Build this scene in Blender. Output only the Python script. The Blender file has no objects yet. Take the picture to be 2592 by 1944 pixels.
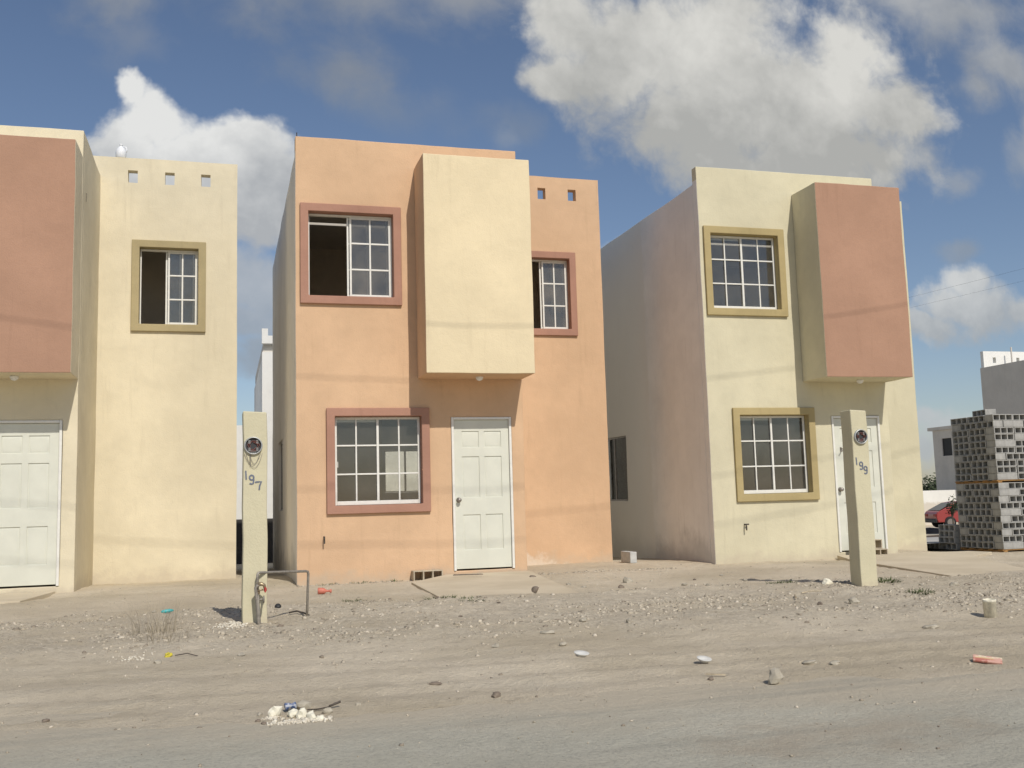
import bpy, bmesh, math, random
import numpy as np
from mathutils import Vector, Matrix, noise as mnoise

S = bpy.context.scene
rnd = random.Random(7)
R = math.radians

# ------------------------------------------------------------------ camera
cam_d = bpy.data.cameras.new("camera")
cam_d.sensor_fit = 'HORIZONTAL'; cam_d.sensor_width = 36.0; cam_d.lens = 35.505
cam_d.clip_start = 0.1; cam_d.clip_end = 3000
cam = bpy.data.objects.new("camera", cam_d)
S.collection.objects.link(cam)
cr, cu, cf = (0.96212, -0.27115, -0.02821), (-0.00426, -0.11841, 0.99296), (0.27258, 0.95523, 0.11508)
M = Matrix([[cr[i], cu[i], -cf[i]] for i in range(3)]).to_4x4()
M.translation = Vector((0, -13.953, 1.015))
cam.matrix_world = M
S.camera = cam

# ------------------------------------------------------------------ light, sky, exposure
SUN = Vector((0.122, -0.683, 0.695)).normalized()
SUN_STRENGTH = 3.35
SKY_STRENGTH = 0.11
EXPOSURE = 0.0
sd = bpy.data.lights.new("sun", 'SUN'); sd.energy = SUN_STRENGTH; sd.angle = R(0.55); sd.color = (1.0, 0.945, 0.87)
so = bpy.data.objects.new("sun", sd); S.collection.objects.link(so)
so.rotation_euler = (-SUN).to_track_quat('-Z', 'Y').to_euler(); so.location = (0, -20, 30)
S.view_settings.view_transform = 'Standard'; S.view_settings.look = 'None'
S.view_settings.exposure = EXPOSURE; S.view_settings.gamma = 1.0
S.view_settings.use_curve_mapping = False

W = bpy.data.worlds.new("World"); S.world = W; W.use_nodes = True
wt = W.node_tree; wt.nodes.clear()
def wn(t, **k):
    n = wt.nodes.new(t)
    for a, b in k.items(): setattr(n, a, b)
    return n
def wl(a, b): wt.links.new(a, b)
def wmath(op, a, b=None, c=None, clamp=False):
    n = wn('ShaderNodeMath', operation=op); n.use_clamp = clamp
    for i, v in enumerate((a, b, c)):
        if v is None: continue
        if isinstance(v, (int, float)): n.inputs[i].default_value = v
        else: wl(v, n.inputs[i])
    return n.outputs[0]
sky = wn('ShaderNodeTexSky'); sky.sky_type = 'NISHITA'; sky.sun_disc = False
sky.sun_elevation = math.asin(SUN.z); sky.sun_rotation = math.atan2(SUN.x, SUN.y)
sky.air_density = 1.0; sky.dust_density = 0.6; sky.ozone_density = 2.6
tc = wn('ShaderNodeTexCoord')
sep = wn('ShaderNodeSeparateXYZ'); wl(tc.outputs['Generated'], sep.inputs[0])
yy = wmath('MAXIMUM', wmath('ABSOLUTE', sep.outputs[1]), 0.12)
ca = wmath('DIVIDE', sep.outputs[0], yy); ce = wmath('DIVIDE', sep.outputs[2], yy)
cmb = wn('ShaderNodeCombineXYZ'); wl(ca, cmb.inputs[0]); wl(ce, cmb.inputs[1])
def wnoise(scale, detail, rough=0.55, dist=0.0, off=0.0):
    m = wn('ShaderNodeVectorMath', operation='ADD'); wl(cmb.outputs[0], m.inputs[0]); m.inputs[1].default_value = (off, off * 1.7, off)
    n = wn('ShaderNodeTexNoise'); wl(m.outputs[0], n.inputs['Vector'])
    n.inputs['Scale'].default_value = scale; n.inputs['Detail'].default_value = detail
    n.inputs['Roughness'].default_value = rough; n.inputs['Distortion'].default_value = dist
    return n
warp = wnoise(9.0, 5, 0.55, 0.0, 3.1)
wv = wn('ShaderNodeVectorMath', operation='SUBTRACT'); wl(warp.outputs['Color'], wv.inputs[0]); wv.inputs[1].default_value = (0.5, 0.5, 0.5)
ws = wn('ShaderNodeVectorMath', operation='SCALE'); wl(wv.outputs[0], ws.inputs[0]); ws.inputs['Scale'].default_value = 0.085
wp = wn('ShaderNodeVectorMath', operation='ADD'); wl(cmb.outputs[0], wp.inputs[0]); wl(ws.outputs[0], wp.inputs[1])
P = wp.outputs[0]
fb = wnoise(14.0, 9, 0.6, 0.3, 1.3).outputs['Fac']
fb2 = wnoise(6.5, 6, 0.55, 0.0, 8.3).outputs['Fac']
fb3 = wnoise(30.0, 6, 0.6, 0.0, 5.3).outputs['Fac']
vo = wn('ShaderNodeTexVoronoi'); vo.feature = 'SMOOTH_F1'; wl(P, vo.inputs['Vector']); vo.inputs['Scale'].default_value = 26; vo.inputs['Smoothness'].default_value = .35
try: vo.inputs['Detail'].default_value = 3; vo.inputs['Roughness'].default_value = .55; vo.normalize = True
except Exception: pass
billow = wmath('SUBTRACT', 0.42, vo.outputs['Distance'])
def blob(a, e, ra, re):
    s = wn('ShaderNodeVectorMath', operation='SUBTRACT'); wl(P, s.inputs[0]); s.inputs[1].default_value = (a, e, 0)
    q = wn('ShaderNodeVectorMath', operation='MULTIPLY'); wl(s.outputs[0], q.inputs[0]); q.inputs[1].default_value = (1 / ra, 1 / re, 0)
    l = wn('ShaderNodeVectorMath', operation='LENGTH'); wl(q.outputs[0], l.inputs[0])
    return wmath('SUBTRACT', 1.0, l.outputs['Value'])
def smap(v, a, b, c=0.0, d=1.0):
    n = wn('ShaderNodeMapRange', interpolation_type='SMOOTHSTEP'); wl(v, n.inputs[0])
    for i, x in enumerate((a, b, c, d)): n.inputs[i + 1].default_value = x
    return n.outputs[0]
skycol = sky.outputs[0]
tint = wn('ShaderNodeMix', data_type='RGBA', blend_type='MULTIPLY'); tint.inputs[0].default_value = 1.0
wl(skycol, tint.inputs['A']); tint.inputs['B'].default_value = (.82, .775, .775, 1)
cur = tint.outputs['Result']
KC = 1.0 / SKY_STRENGTH
SKYK = 0.78
# each cloud: blobs (a, e, ra, re), noise amount, edge (lo, hi), opacity, dark tone, light tone, centre height of the light
CLOUDS = [
 # thin veils, upper left
 ([(0.10, 0.52, .20, .06), (0.24, 0.535, .14, .05), (-0.10, 0.52, .07, .07), (0.12, 0.45, .10, .06)], 1.5, 0.0, 1.1, .62, (.27, .285, .30), (.39, .39, .38)),
 ([(0.16, 0.41, .10, .05), (-0.085, 0.45, .05, .05), (0.30, 0.40, .05, .03)], 1.4, 0.05, 1.1, .35, (.25, .28, .32), (.33, .34, .35)),
 # upper right veil
 ([(0.86, 0.60, .20, .06), (0.95, 0.53, .10, .06), (0.90, 0.50, .07, .05), (1.02, .45, .07, .06)], 1.3, 0.0, .9, .8, (.33, .345, .36), (.52, .525, .52)),
 ([(0.80, 0.40, .06, .03), (0.86, 0.37, .05, .03), (0.965, .40, .06, .06), (0.73, 0.34, .05, .05), (0.86, .285, .05, .025)], 1.3, 0.1, .9, .5, (.30, .32, .34), (.42, .43, .43)),
 # big cloud
 ([(0.36, 0.515, .055, .06), (0.42, 0.49, .10, .09), (0.53, 0.50, .17, .13), (0.62, 0.46, .19, .11), (0.52, 0.41, .15, .075), (0.66, 0.40, .16, .085), (0.57, 0.375, .13, .05),
   (0.355, 0.455, .045, .035), (0.71, 0.50, .085, .085), (0.76, 0.45, .09, .06)], 1.25, -0.06, .66, .97, (.43, .43, .41), (.70, .69, .65)),
 # left cumulus
 ([(-0.082, 0.398, .020, .018), (-0.062, 0.378, .040, .030), (-0.088, 0.352, .04, .035), (-0.03, 0.352, .045, .030), (-0.005, 0.36, .035, .030), (0.022, 0.362, .040, .035),
   (0.036, 0.335, .035, .04), (-0.04, 0.325, .07, .04), (0.025, 0.285, .05, .045), (0.045, 0.31, .035, .04)], 1.05, 0.0, .52, .95, (.43, .445, .46), (.80, .80, .78)),
 ([(0.025, 0.215, .06, .035), (0.005, 0.185, .07, .03), (0.045, 0.15, .07, .03)], 1.1, 0.0, .6, .8, (.30, .34, .39), (.50, .52, .54)),
 # right, middle height
 ([(0.87, 0.238, .045, .032), (0.84, 0.215, .06, .028), (0.80, 0.195, .055, .022), (0.90, 0.21, .06, .04), (0.95, 0.205, .06, .03)], 1.1, 0.0, .7, .88, (.40, .42, .435), (.66, .665, .65)),
 ([(0.79, 0.085, .05, .02), (0.82, 0.07, .07, .025), (0.76, 0.05, .06, .025)], 1.0, 0.0, .7, .8, (.42, .45, .48), (.55, .57, .58)),
 ([(0.415, 0.262, .028, .022), (0.432, 0.278, .016, .018)], .9, 0.0, .5, .9, (.42, .44, .47), (.60, .61, .61)),
 ([(0.285, 0.385, .022, .02)], .9, 0.0, .8, .3, (.3, .34, .4), (.4, .42, .44)),
]
for blobs, na, lo, hi, op, dk, lt in CLOUDS:
    acc = None
    for bl in blobs:
        b = blob(*bl)
        acc = b if acc is None else wmath('SMOOTH_MAX', acc, b, 0.25)
    v = wmath('ADD', acc, wmath('MULTIPLY', wmath('SUBTRACT', fb, 0.5), na))
    if op > .85: v = wmath('ADD', v, wmath('MULTIPLY', billow, .9))
    al = wmath('MULTIPLY', smap(v, lo, hi), op)
    sh = wmath('ADD', wmath('MULTIPLY', wmath('SUBTRACT', fb2, 0.5), 2.6), wmath('MULTIPLY', wmath('SUBTRACT', fb3, 0.5), 0.55))
    e_lo = min(b[1] - b[3] for b in blobs); e_hi = max(b[1] + .4 * b[3] for b in blobs)
    hgt = smap(ce, e_lo, e_hi, -0.2, 0.68)
    if op > .85: sh = wmath('ADD', sh, wmath('MULTIPLY', billow, .9))
    f = wmath('ADD', hgt, sh, clamp=True)
    mc = wn('ShaderNodeMix', data_type='RGBA'); wl(f, mc.inputs[0])
    mc.inputs['A'].default_value = (*[x * KC for x in dk], 1); mc.inputs['B'].default_value = (*[x * KC for x in lt], 1)
    mx = wn('ShaderNodeMix', data_type='RGBA'); wl(al, mx.inputs[0]); wl(cur, mx.inputs['A']); wl(mc.outputs['Result'], mx.inputs['B'])
    cur = mx.outputs['Result']
bg = wn('ShaderNodeBackground'); bg.inputs['Strength'].default_value = SKY_STRENGTH; wl(cur, bg.inputs['Color'])
wo = wn('ShaderNodeOutputWorld'); wl(bg.outputs[0], wo.inputs[0])
W.cycles.sampling_method = 'MANUAL'; W.cycles.sample_map_resolution = 1024

# ------------------------------------------------------------------ materials
class Mat:
    def __init__(s, name, rough=0.9, spec=0.25):
        s.m = bpy.data.materials.new(name); s.m.use_nodes = True
        s.t = s.m.node_tree; s.p = s.t.nodes['Principled BSDF']
        s.p.inputs['Roughness'].default_value = rough
        s.p.inputs['Specular IOR Level'].default_value = spec
        s.tc = s.t.nodes.new('ShaderNodeTexCoord')
    def n(s, t, **k):
        x = s.t.nodes.new(t)
        for a, b in k.items(): setattr(x, a, b)
        return x
    def l(s, a, b): s.t.links.new(a, b)
    def vec(s, scale=(1, 1, 1), loc=(0, 0, 0), coord='Object'):
        m = s.n('ShaderNodeMapping'); s.l(s.tc.outputs[coord], m.inputs[0])
        m.inputs['Scale'].default_value = scale; m.inputs['Location'].default_value = loc
        return m.outputs[0]
    def noise(s, scale, detail=4, rough=.55, v=None, dist=0):
        x = s.n('ShaderNodeTexNoise'); x.inputs['Scale'].default_value = scale; x.inputs['Detail'].default_value = detail
        x.inputs['Roughness'].default_value = rough; x.inputs['Distortion'].default_value = dist
        s.l(v if v is not None else s.vec(), x.inputs['Vector'])
        return x.outputs['Fac']
    def ramp(s, v, a, b, c=0., d=1., smooth=True):
        x = s.n('ShaderNodeMapRange', interpolation_type='SMOOTHSTEP' if smooth else 'LINEAR'); s.l(v, x.inputs[0])
        for i, q in enumerate((a, b, c, d)): x.inputs[i + 1].default_value = q
        return x.outputs[0]
    def math(s, op, a, b):
        x = s.n('ShaderNodeMath', operation=op)
        for i, q in enumerate((a, b)):
            if isinstance(q, (int, float)): x.inputs[i].default_value = q
            else: s.l(q, x.inputs[i])
        return x.outputs[0]
    def mix(s, f, a, b, blend='MIX'):
        x = s.n('ShaderNodeMix', data_type='RGBA', blend_type=blend)
        for i, q in ((0, f), ('A', a), ('B', b)):
            if isinstance(q, (int, float)): x.inputs[i].default_value = q
            elif isinstance(q, tuple): x.inputs[i].default_value = (*q[:3], 1)
            else: s.l(q, x.inputs[i])
        return x.outputs['Result']
    def color(s, c):
        if isinstance(c, tuple): s.p.inputs['Base Color'].default_value = (*c[:3], 1)
        else: s.l(c, s.p.inputs['Base Color'])
    def bump(s, h, strength=.3, dist=.01):
        b = s.n('ShaderNodeBump'); b.inputs['Strength'].default_value = strength; b.inputs['Distance'].default_value = dist
        s.l(h, b.inputs['Height']); s.l(b.outputs[0], s.p.inputs['Normal'])

def sc(c, k): return tuple(min(1, x * k) for x in c)
def stucco(name, c, mott=.10, bump=.45, grime=None, patch=None, rear=None):
    m = Mat(name, .92, .12)
    big = m.noise(.9, 4, .6); mid = m.noise(5, 5, .6); fine = m.noise(55, 4, .65)
    col = m.mix(m.ramp(big, .3, .7), sc(c, 1 - mott), sc(c, 1 + mott * .5))
    col = m.mix(m.math('MULTIPLY', m.ramp(mid, .45, .75), .35), col, sc(c, 1 - mott * 1.5))
    st = m.noise(3.0, 5, .6, m.vec((3.2, 3.2, .28)))
    col = m.mix(m.math('MULTIPLY', m.ramp(st, .55, .8), .28), col, (c[0] * .62, c[1] * .60, c[2] * .58))
    col = m.mix(m.math('MULTIPLY', m.ramp(fine, .5, .8), .18), col, sc(c, .72))
    if grime:     # soot and damp grime along the foot of the wall, with a ragged edge
        sz = m.n('ShaderNodeSeparateXYZ'); m.l(m.tc.outputs['Object'], sz.inputs[0])
        gn = m.noise(1.6, 6, .65); edge = m.math('SUBTRACT', m.math('MULTIPLY', gn, 1.3), sz.outputs[2])
        col = m.mix(m.math('MULTIPLY', m.ramp(edge, .18, .62), grime), col, sc(c, .30))
        cr_ = m.noise(1.7, 8, .7, m.vec((7, 7, .35)))
        col = m.mix(m.math('MULTIPLY', m.ramp(cr_, .66, .80), .55), col, sc(c, .42))
    if rear:      # the rear stretch takes a second, slightly darker tone
        sz = m.n('ShaderNodeSeparateXYZ'); m.l(m.tc.outputs['Object'], sz.inputs[0])
        yv = m.math('ADD', sz.outputs[1], m.math('MULTIPLY', m.noise(2.2, 5, .6), .25))
        col = m.mix(m.math('MULTIPLY', m.ramp(yv, rear, rear + .12), .75), col, (.77, .735, .66))
    if not grime and max(c) > .4:   # soil splashed on the foot of the painted walls
        sz = m.n('ShaderNodeSeparateXYZ'); m.l(m.tc.outputs['Object'], sz.inputs[0])
        q = m.math('SUBTRACT', m.math('MULTIPLY', m.noise(4.5, 7, .7), .55), sz.outputs[2])
        col = m.mix(m.math('MULTIPLY', m.ramp(q, .08, .34), .6), col, (.50, .43, .33))
    if patch:     # lime bloom low on the wall
        px, pw, ph = patch
        sz = m.n('ShaderNodeSeparateXYZ'); m.l(m.tc.outputs['Object'], sz.inputs[0])
        dx = m.math('ABSOLUTE', m.math('SUBTRACT', sz.outputs[0], px), 0) if False else m.math('ABSOLUTE', m.math('SUBTRACT', sz.outputs[0], px), 0.0)
        q = m.math('ADD', m.math('DIVIDE', dx, pw), m.math('DIVIDE', sz.outputs[2], ph))
        q = m.math('SUBTRACT', m.math('ADD', 1.0, m.math('MULTIPLY', m.math('SUBTRACT', m.noise(7, 6, .7), .5), 2.2)), q)
        col = m.mix(m.math('MULTIPLY', m.ramp(q, .1, .7), .75), col, (.72, .62, .5))
    m.color(col)
    h = m.math('ADD', m.math('MULTIPLY', fine, .6), m.math('ADD', m.math('MULTIPLY', mid, 1.2), m.math('MULTIPLY', m.noise(1.3, 3), 1.5)))
    m.bump(h, bump, .012)
    return m.m

ORANGE = stucco('orange_stucco', (.655, .447, .28), patch=None)
ORANGE_WING = stucco('orange_stucco_bloom', (.655, .447, .28), patch=(3.75, .8, .26))
CREAM = stucco('cream_stucco', (.725, .65, .475))
CREAM2 = stucco('pale_cream_stucco', (.645, .595, .425))
BEIGE = stucco('beige_stucco', (.78, .665, .445), .08)
PINK = stucco('pink_stucco', (.435, .262, .18), .09)
ROSE = stucco('rose_trim', (.42, .235, .17), .12)
OLIVE = stucco('olive_trim', (.44, .355, .18), .12)
KHAKI = stucco('khaki_trim', (.42, .35, .20), .12)
CEMENT = stucco('cement_render', (.83, .785, .70), .08, .4, grime=.45)
CEMENT2 = stucco('brown_cement_render', (.83, .81, .76), .08, .4, grime=.38, rear=2.3)
WHITEW = stucco('white_render', (.80, .79, .74), .05)
GREYW = stucco('grey_render', (.62, .585, .52), .08)
INNER = stucco('inner_plaster', (.78, .70, .58), .1)
POSTM = stucco('post_paint', (.64, .59, .41), .12, .5)

def plain(name, c, rough=.5, spec=.3, var=.12, ns=20, metal=0, bump=0):
    m = Mat(name, rough, spec); m.p.inputs['Metallic'].default_value = metal
    nz = m.noise(ns, 4, .6)
    m.color(m.mix(m.ramp(nz, .3, .7), sc(c, 1 - var), sc(c, 1 + var * .5)))
    if bump: m.bump(m.noise(ns * 3, 4, .6), bump, .005)
    return m.m
FRAME_W = plain('white_aluminium', (.76, .75, .69), .45, .4, .05)
DOOR_W = plain('white_door_paint', (.66, .665, .57), .5, .35, .05, 3)
LAMP_W = plain('white_lamp', (.8, .8, .78), .3)
STEEL = plain('dull_steel', (.32, .29, .26), .4, .5, .2, 30, .7)
GALV = plain('galvanised_pipe', (.33, .30, .255), .55, .4, .25, 40, .45)
BRASS = plain('tap_brass', (.35, .27, .17), .4, .5, .2, 40, .6)
REDP = plain('red_tap_paint', (.42, .06, .05), .45)
BLACK = plain('black_plastic', (.03, .03, .03), .5)
METER_G = plain('meter_zinc', (.52, .53, .51), .4, .4, .15, 60, .5)
JAWM = plain('meter_jaw', (.22, .22, .21), .5, .4, .2, 60, .4)
METER_D = plain('meter_dark', (.05, .05, .052), .6)
COPPER = plain('red_wire', (.20, .075, .06), .5)
DIGIT = plain('blue_grey_number_paint', (.17, .19, .24), .8, .2, .25, 60)
BLOCK = plain('concrete_block', (.385, .38, .355), .95, .1, .16, 14, 0, .6)
BLOCK_D = plain('concrete_block_dull', (.33, .315, .28), .95, .1, .2, 14, 0, .6)
BLOCK_T = plain('dusty_concrete_block', (.50, .43, .32), .95, .1, .2, 14, 0, .6)
PALLET = plain('pallet_wood', (.34, .19, .07), .85, .2, .3, 25)
WOOD = plain('weathered_lath', (.50, .42, .29), .85, .2, .3, 25)
STICK = plain('burnt_stick', (.10, .085, .07), .9, .1, .5, 12)
REDPL = plain('faded_red_plastic', (.58, .19, .13), .5, .3, .15, 30)
TEAL = plain('turquoise_plastic', (.05, .42, .42), .4, .4, .2, 30)
YELLOW = plain('yellow_plastic', (.62, .53, .06), .5, .3, .25, 30)
WHITEP = plain('white_foam', (.64, .63, .58), .6, .3, .08)
PVC = plain('old_pvc', (.76, .71, .56), .6, .3, .25, 18)
PLASTER = plain('broken_plaster', (.78, .74, .60), .95, .1, .12, 10, 0, .5)
STONE = plain('pale_stone', (.42, .38, .30), .95, .1, .25, 9, 0, .6)
STONE_D = plain('brown_stone', (.22, .18, .14), .95, .1, .3, 9, 0, .6)
JUGM = plain('white_jug_plastic', (.80, .82, .84), .35, .4, .05)
CONC = Mat('path_concrete', .95, .1)
_c = CONC.mix(CONC.ramp(CONC.noise(1.2, 5, .6), .3, .7), (.52, .445, .32), (.61, .53, .395))
_c = CONC.mix(CONC.math('MULTIPLY', CONC.ramp(CONC.noise(60, 3, .7), .45, .75), .4), _c, (.48, .415, .32))
CONC.color(_c); CONC.bump(CONC.noise(70, 4, .7), .4, .01); CONC = CONC.m

def glass(name, refl=.10, tint=(.62, .66, .66), dirt=.10):
    m = bpy.data.materials.new(name); m.use_nodes = True; t = m.node_tree; t.nodes.clear()
    o = t.nodes.new('ShaderNodeOutputMaterial')
    tr = t.nodes.new('ShaderNodeBsdfTransparent'); tr.inputs[0].default_value = (*tint, 1)
    gl = t.nodes.new('ShaderNodeBsdfGlossy'); gl.inputs['Roughness'].default_value = .04; gl.inputs[0].default_value = (.9, .92, .92, 1)
    fr = t.nodes.new('ShaderNodeFresnel'); fr.inputs[0].default_value = 1.5
    ad = t.nodes.new('ShaderNodeMath'); ad.operation = 'ADD'; t.links.new(fr.outputs[0], ad.inputs[0]); ad.inputs[1].default_value = refl
    mx = t.nodes.new('ShaderNodeMixShader'); t.links.new(ad.outputs[0], mx.inputs[0]); t.links.new(tr.outputs[0], mx.inputs[1]); t.links.new(gl.outputs[0], mx.inputs[2])
    df = t.nodes.new('ShaderNodeBsdfDiffuse'); df.inputs[0].default_value = (.36, .34, .30, 1)
    tcn = t.nodes.new('ShaderNodeTexCoord'); nz = t.nodes.new('ShaderNodeTexNoise'); nz.inputs['Scale'].default_value = 3.0; nz.inputs['Detail'].default_value = 5
    t.links.new(tcn.outputs['Object'], nz.inputs['Vector'])
    mr = t.nodes.new('ShaderNodeMapRange'); mr.inputs[1].default_value = .35; mr.inputs[2].default_value = .75; mr.inputs[3].default_value = dirt * .3; mr.inputs[4].default_value = dirt
    t.links.new(nz.outputs['Fac'], mr.inputs[0])
    m2 = t.nodes.new('ShaderNodeMixShader'); t.links.new(mr.outputs[0], m2.inputs[0]); t.links.new(mx.outputs[0], m2.inputs[1]); t.links.new(df.outputs[0], m2.inputs[2])
    t.links.new(m2.outputs[0], o.inputs[0])
    return m
GLASS = glass('window_glass', .02, (.97, .97, .94), .17)
GLASS_DUSTY = glass('dusty_window_glass', .03, (.8, .8, .78), .42)

# ------------------------------------------------------------------ mesh helpers
class MB:
    def __init__(s): s.v = []; s.f = []; s.mi = []
    def add(s, vs, fs, mi=0):
        b = len(s.v); s.v += [tuple(x) for x in vs]
        s.f += [tuple(i + b for i in f) for f in fs]; s.mi += [mi] * len(fs)
    def box(s, x0, x1, y0, y1, z0, z1, mi=0):
        s.add([(x0, y0, z0), (x1, y0, z0), (x1, y1, z0), (x0, y1, z0), (x0, y0, z1), (x1, y0, z1), (x1, y1, z1), (x0, y1, z1)],
              [(0, 3, 2, 1), (4, 5, 6, 7), (0, 1, 5, 4), (1, 2, 6, 5), (2, 3, 7, 6), (3, 0, 4, 7)], mi)
    def panel(s, O, U, V, w, h, holes=(), t=.15, mi=0, cu_=(), cv_=()):
        """slab w x h in the plane (U,V), outward normal UxV, thickness t inwards, with rectangular holes"""
        O, U, V = Vector(O), Vector(U), Vector(V); N = U.cross(V)
        us = sorted({0, w, *[round(x, 5) for q in holes for x in q[:2]], *[round(x, 5) for x in cu_ if all(abs(x - y) > .03 for q in holes for y in q[:2])]}); vs = sorted({0, h, *[round(x, 5) for q in holes for x in q[2:]], *[round(x, 5) for x in cv_ if all(abs(x - y) > .03 for q in holes for y in q[2:])]})
        def inh(u, v): return any(a < u < b and c < v < d for a, b, c, d in holes)
        solid = [[not inh((us[i] + us[i + 1]) / 2, (vs[j] + vs[j + 1]) / 2) for j in range(len(vs) - 1)] for i in range(len(us) - 1)]
        idx = {}; pts = []; fs = []
        def pt(i, j, k):
            if (i, j, k) not in idx:
                idx[(i, j, k)] = len(pts); pts.append(O + U * us[i] + V * vs[j] - N * (t * k))
            return idx[(i, j, k)]
        def ok(i, j): return 0 <= i < len(us) - 1 and 0 <= j < len(vs) - 1 and solid[i][j]
        for i in range(len(us) - 1):
            for j in range(len(vs) - 1):
                if not solid[i][j]: continue
                fs.append((pt(i, j, 0), pt(i + 1, j, 0), pt(i + 1, j + 1, 0), pt(i, j + 1, 0)))
                fs.append((pt(i, j, 1), pt(i, j + 1, 1), pt(i + 1, j + 1, 1), pt(i + 1, j, 1)))
                if not ok(i - 1, j): fs.append((pt(i, j, 0), pt(i, j + 1, 0), pt(i, j + 1, 1), pt(i, j, 1)))
                if not ok(i + 1, j): fs.append((pt(i + 1, j, 0), pt(i + 1, j, 1), pt(i + 1, j + 1, 1), pt(i + 1, j + 1, 0)))
                if not ok(i, j - 1): fs.append((pt(i, j, 0), pt(i, j, 1), pt(i + 1, j, 1), pt(i + 1, j, 0)))
                if not ok(i, j + 1): fs.append((pt(i, j + 1, 0), pt(i + 1, j + 1, 0), pt(i + 1, j + 1, 1), pt(i, j + 1, 1)))
        s.add(pts, fs, mi)
    def wpanel(s, O, U, V, w, h, holes=(), t=.15, mi=0):
        n0 = len(s.v); st = .22
        s.panel(O, U, V, w, h, holes, t, mi, [w * i / max(1, round(w / st)) for i in range(1, max(1, round(w / st)))], [h * i / max(1, round(h / st)) for i in range(1, max(1, round(h / st)))])
    def tube(s, pts, r, n=8, mi=0, cap=True):
        pts = [Vector(p) for p in pts]; rs = r if isinstance(r, (list, tuple)) else [r] * len(pts)
        vs = []; fs = []; prev = None
        for i, p in enumerate(pts):
            d = (pts[min(i + 1, len(pts) - 1)] - pts[max(i - 1, 0)]).normalized()
            if prev is None:
                a = d.orthogonal().normalized()
            else:
                a = (prev - d * prev.dot(d)); a = a.normalized() if a.length > 1e-6 else d.orthogonal().normalized()
            prev = a; b = d.cross(a)
            for k in range(n):
                an = 2 * math.pi * k / n; vs.append(p + (a * math.cos(an) + b * math.sin(an)) * rs[i])
        for i in range(len(pts) - 1):
            for k in range(n):
                fs.append((i * n + k, i * n + (k + 1) % n, (i + 1) * n + (k + 1) % n, (i + 1) * n + k))
        if cap: fs.append(tuple(range(n - 1, -1, -1))); fs.append(tuple((len(pts) - 1) * n + k for k in range(n)))
        s.add(vs, fs, mi)
    def lathe(s, prof, O=(0, 0, 0), A=(0, 0, 1), n=16, mi=0):
        """prof: (radius, height) along axis A from O"""
        O, A = Vector(O), Vector(A).normalized(); a = A.orthogonal().normalized(); b = A.cross(a); vs = []; fs = []
        for r, h in prof:
            for k in range(n):
                an = 2 * math.pi * k / n; vs.append(O + A * h + (a * math.cos(an) + b * math.sin(an)) * max(r, 1e-4))
        for i in range(len(prof) - 1):
            for k in range(n): fs.append((i * n + k, i * n + (k + 1) % n, (i + 1) * n + (k + 1) % n, (i + 1) * n + k))
        fs.append(tuple(range(n - 1, -1, -1))); fs.append(tuple((len(prof) - 1) * n + k for k in range(n)))
        s.add(vs, fs, mi)
    def rock(s, c, r, seed, flat=.7, mi=0, sub=2):
        bm = bmesh.new(); bmesh.ops.create_icosphere(bm, subdivisions=sub, radius=1)
        rr = r if isinstance(r, (tuple, list)) else (r, r, r * flat); o = Vector((seed * 3.17, seed * 1.31, seed * .77))
        for v in bm.verts:
            k = 1 + .55 * (mnoise.noise(v.co * 1.1 + o)) + .22 * mnoise.noise(v.co * 2.9 + o)
            v.co = Vector((v.co.x * rr[0] * k, v.co.y * rr[1] * k, v.co.z * rr[2] * k)) + Vector(c)
        bm.verts.index_update()
        s.add([v.co.copy() for v in bm.verts], [tuple(q.index for q in f.verts) for f in bm.faces], mi); bm.free()
    def build(s, name, mats, parent=None, bevel=0, smooth=False, segs=2):
        me = bpy.data.meshes.new(name); me.from_pydata(s.v, [], s.f)
        for m in (mats if isinstance(mats, (list, tuple)) else [mats]): me.materials.append(m)
        me.polygons.foreach_set('material_index', s.mi)
        if smooth: me.polygons.foreach_set('use_smooth', [True] * len(s.f))
        me.update()
        o = bpy.data.objects.new(name, me); S.collection.objects.link(o)
        if parent: o.parent = parent
        if bevel:
            b = o.modifiers.new('bevel', 'BEVEL'); b.width = bevel; b.segments = segs; b.limit_method = 'ANGLE'; b.angle_limit = R(40)
            me.polygons.foreach_set('use_smooth', [True] * len(s.f))
            w = o.modifiers.new('wn', 'WEIGHTED_NORMAL'); w.keep_sharp = False
        return o
def wavy(o, amp=.0075, off=(0, 0, 0)):
    for v in o.data.vertices:
        p = v.co + Vector(off)
        d = mnoise.noise_vector(p * 1.1) * amp + mnoise.noise_vector(p * 3.7) * (amp * .45)
        v.co += d
    return o
def tag(o, label=None, cat=None, group=None, kind=None):
    for k, v in (('label', label), ('category', cat), ('group', group), ('kind', kind)):
        if v: o[k] = v
    return o
def thing(name, label, cat, loc=(0, 0, 0), rz=0, group=None):
    o = bpy.data.objects.new(name, None); S.collection.objects.link(o); o.empty_display_size = .2
    o.location = loc; o.rotation_euler = (0, 0, rz)
    return tag(o, label, cat, group)
def dup(o, parent=None, loc=None, rot=None, label=None):
    c = o.copy(); S.collection.objects.link(c)
    if parent: c.parent = parent
    if loc is not None: c.location = loc
    if rot is not None: c.rotation_euler = rot
    if label: c['label'] = label
    for ch in list(o.children): dup(ch, c)
    return c

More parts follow.
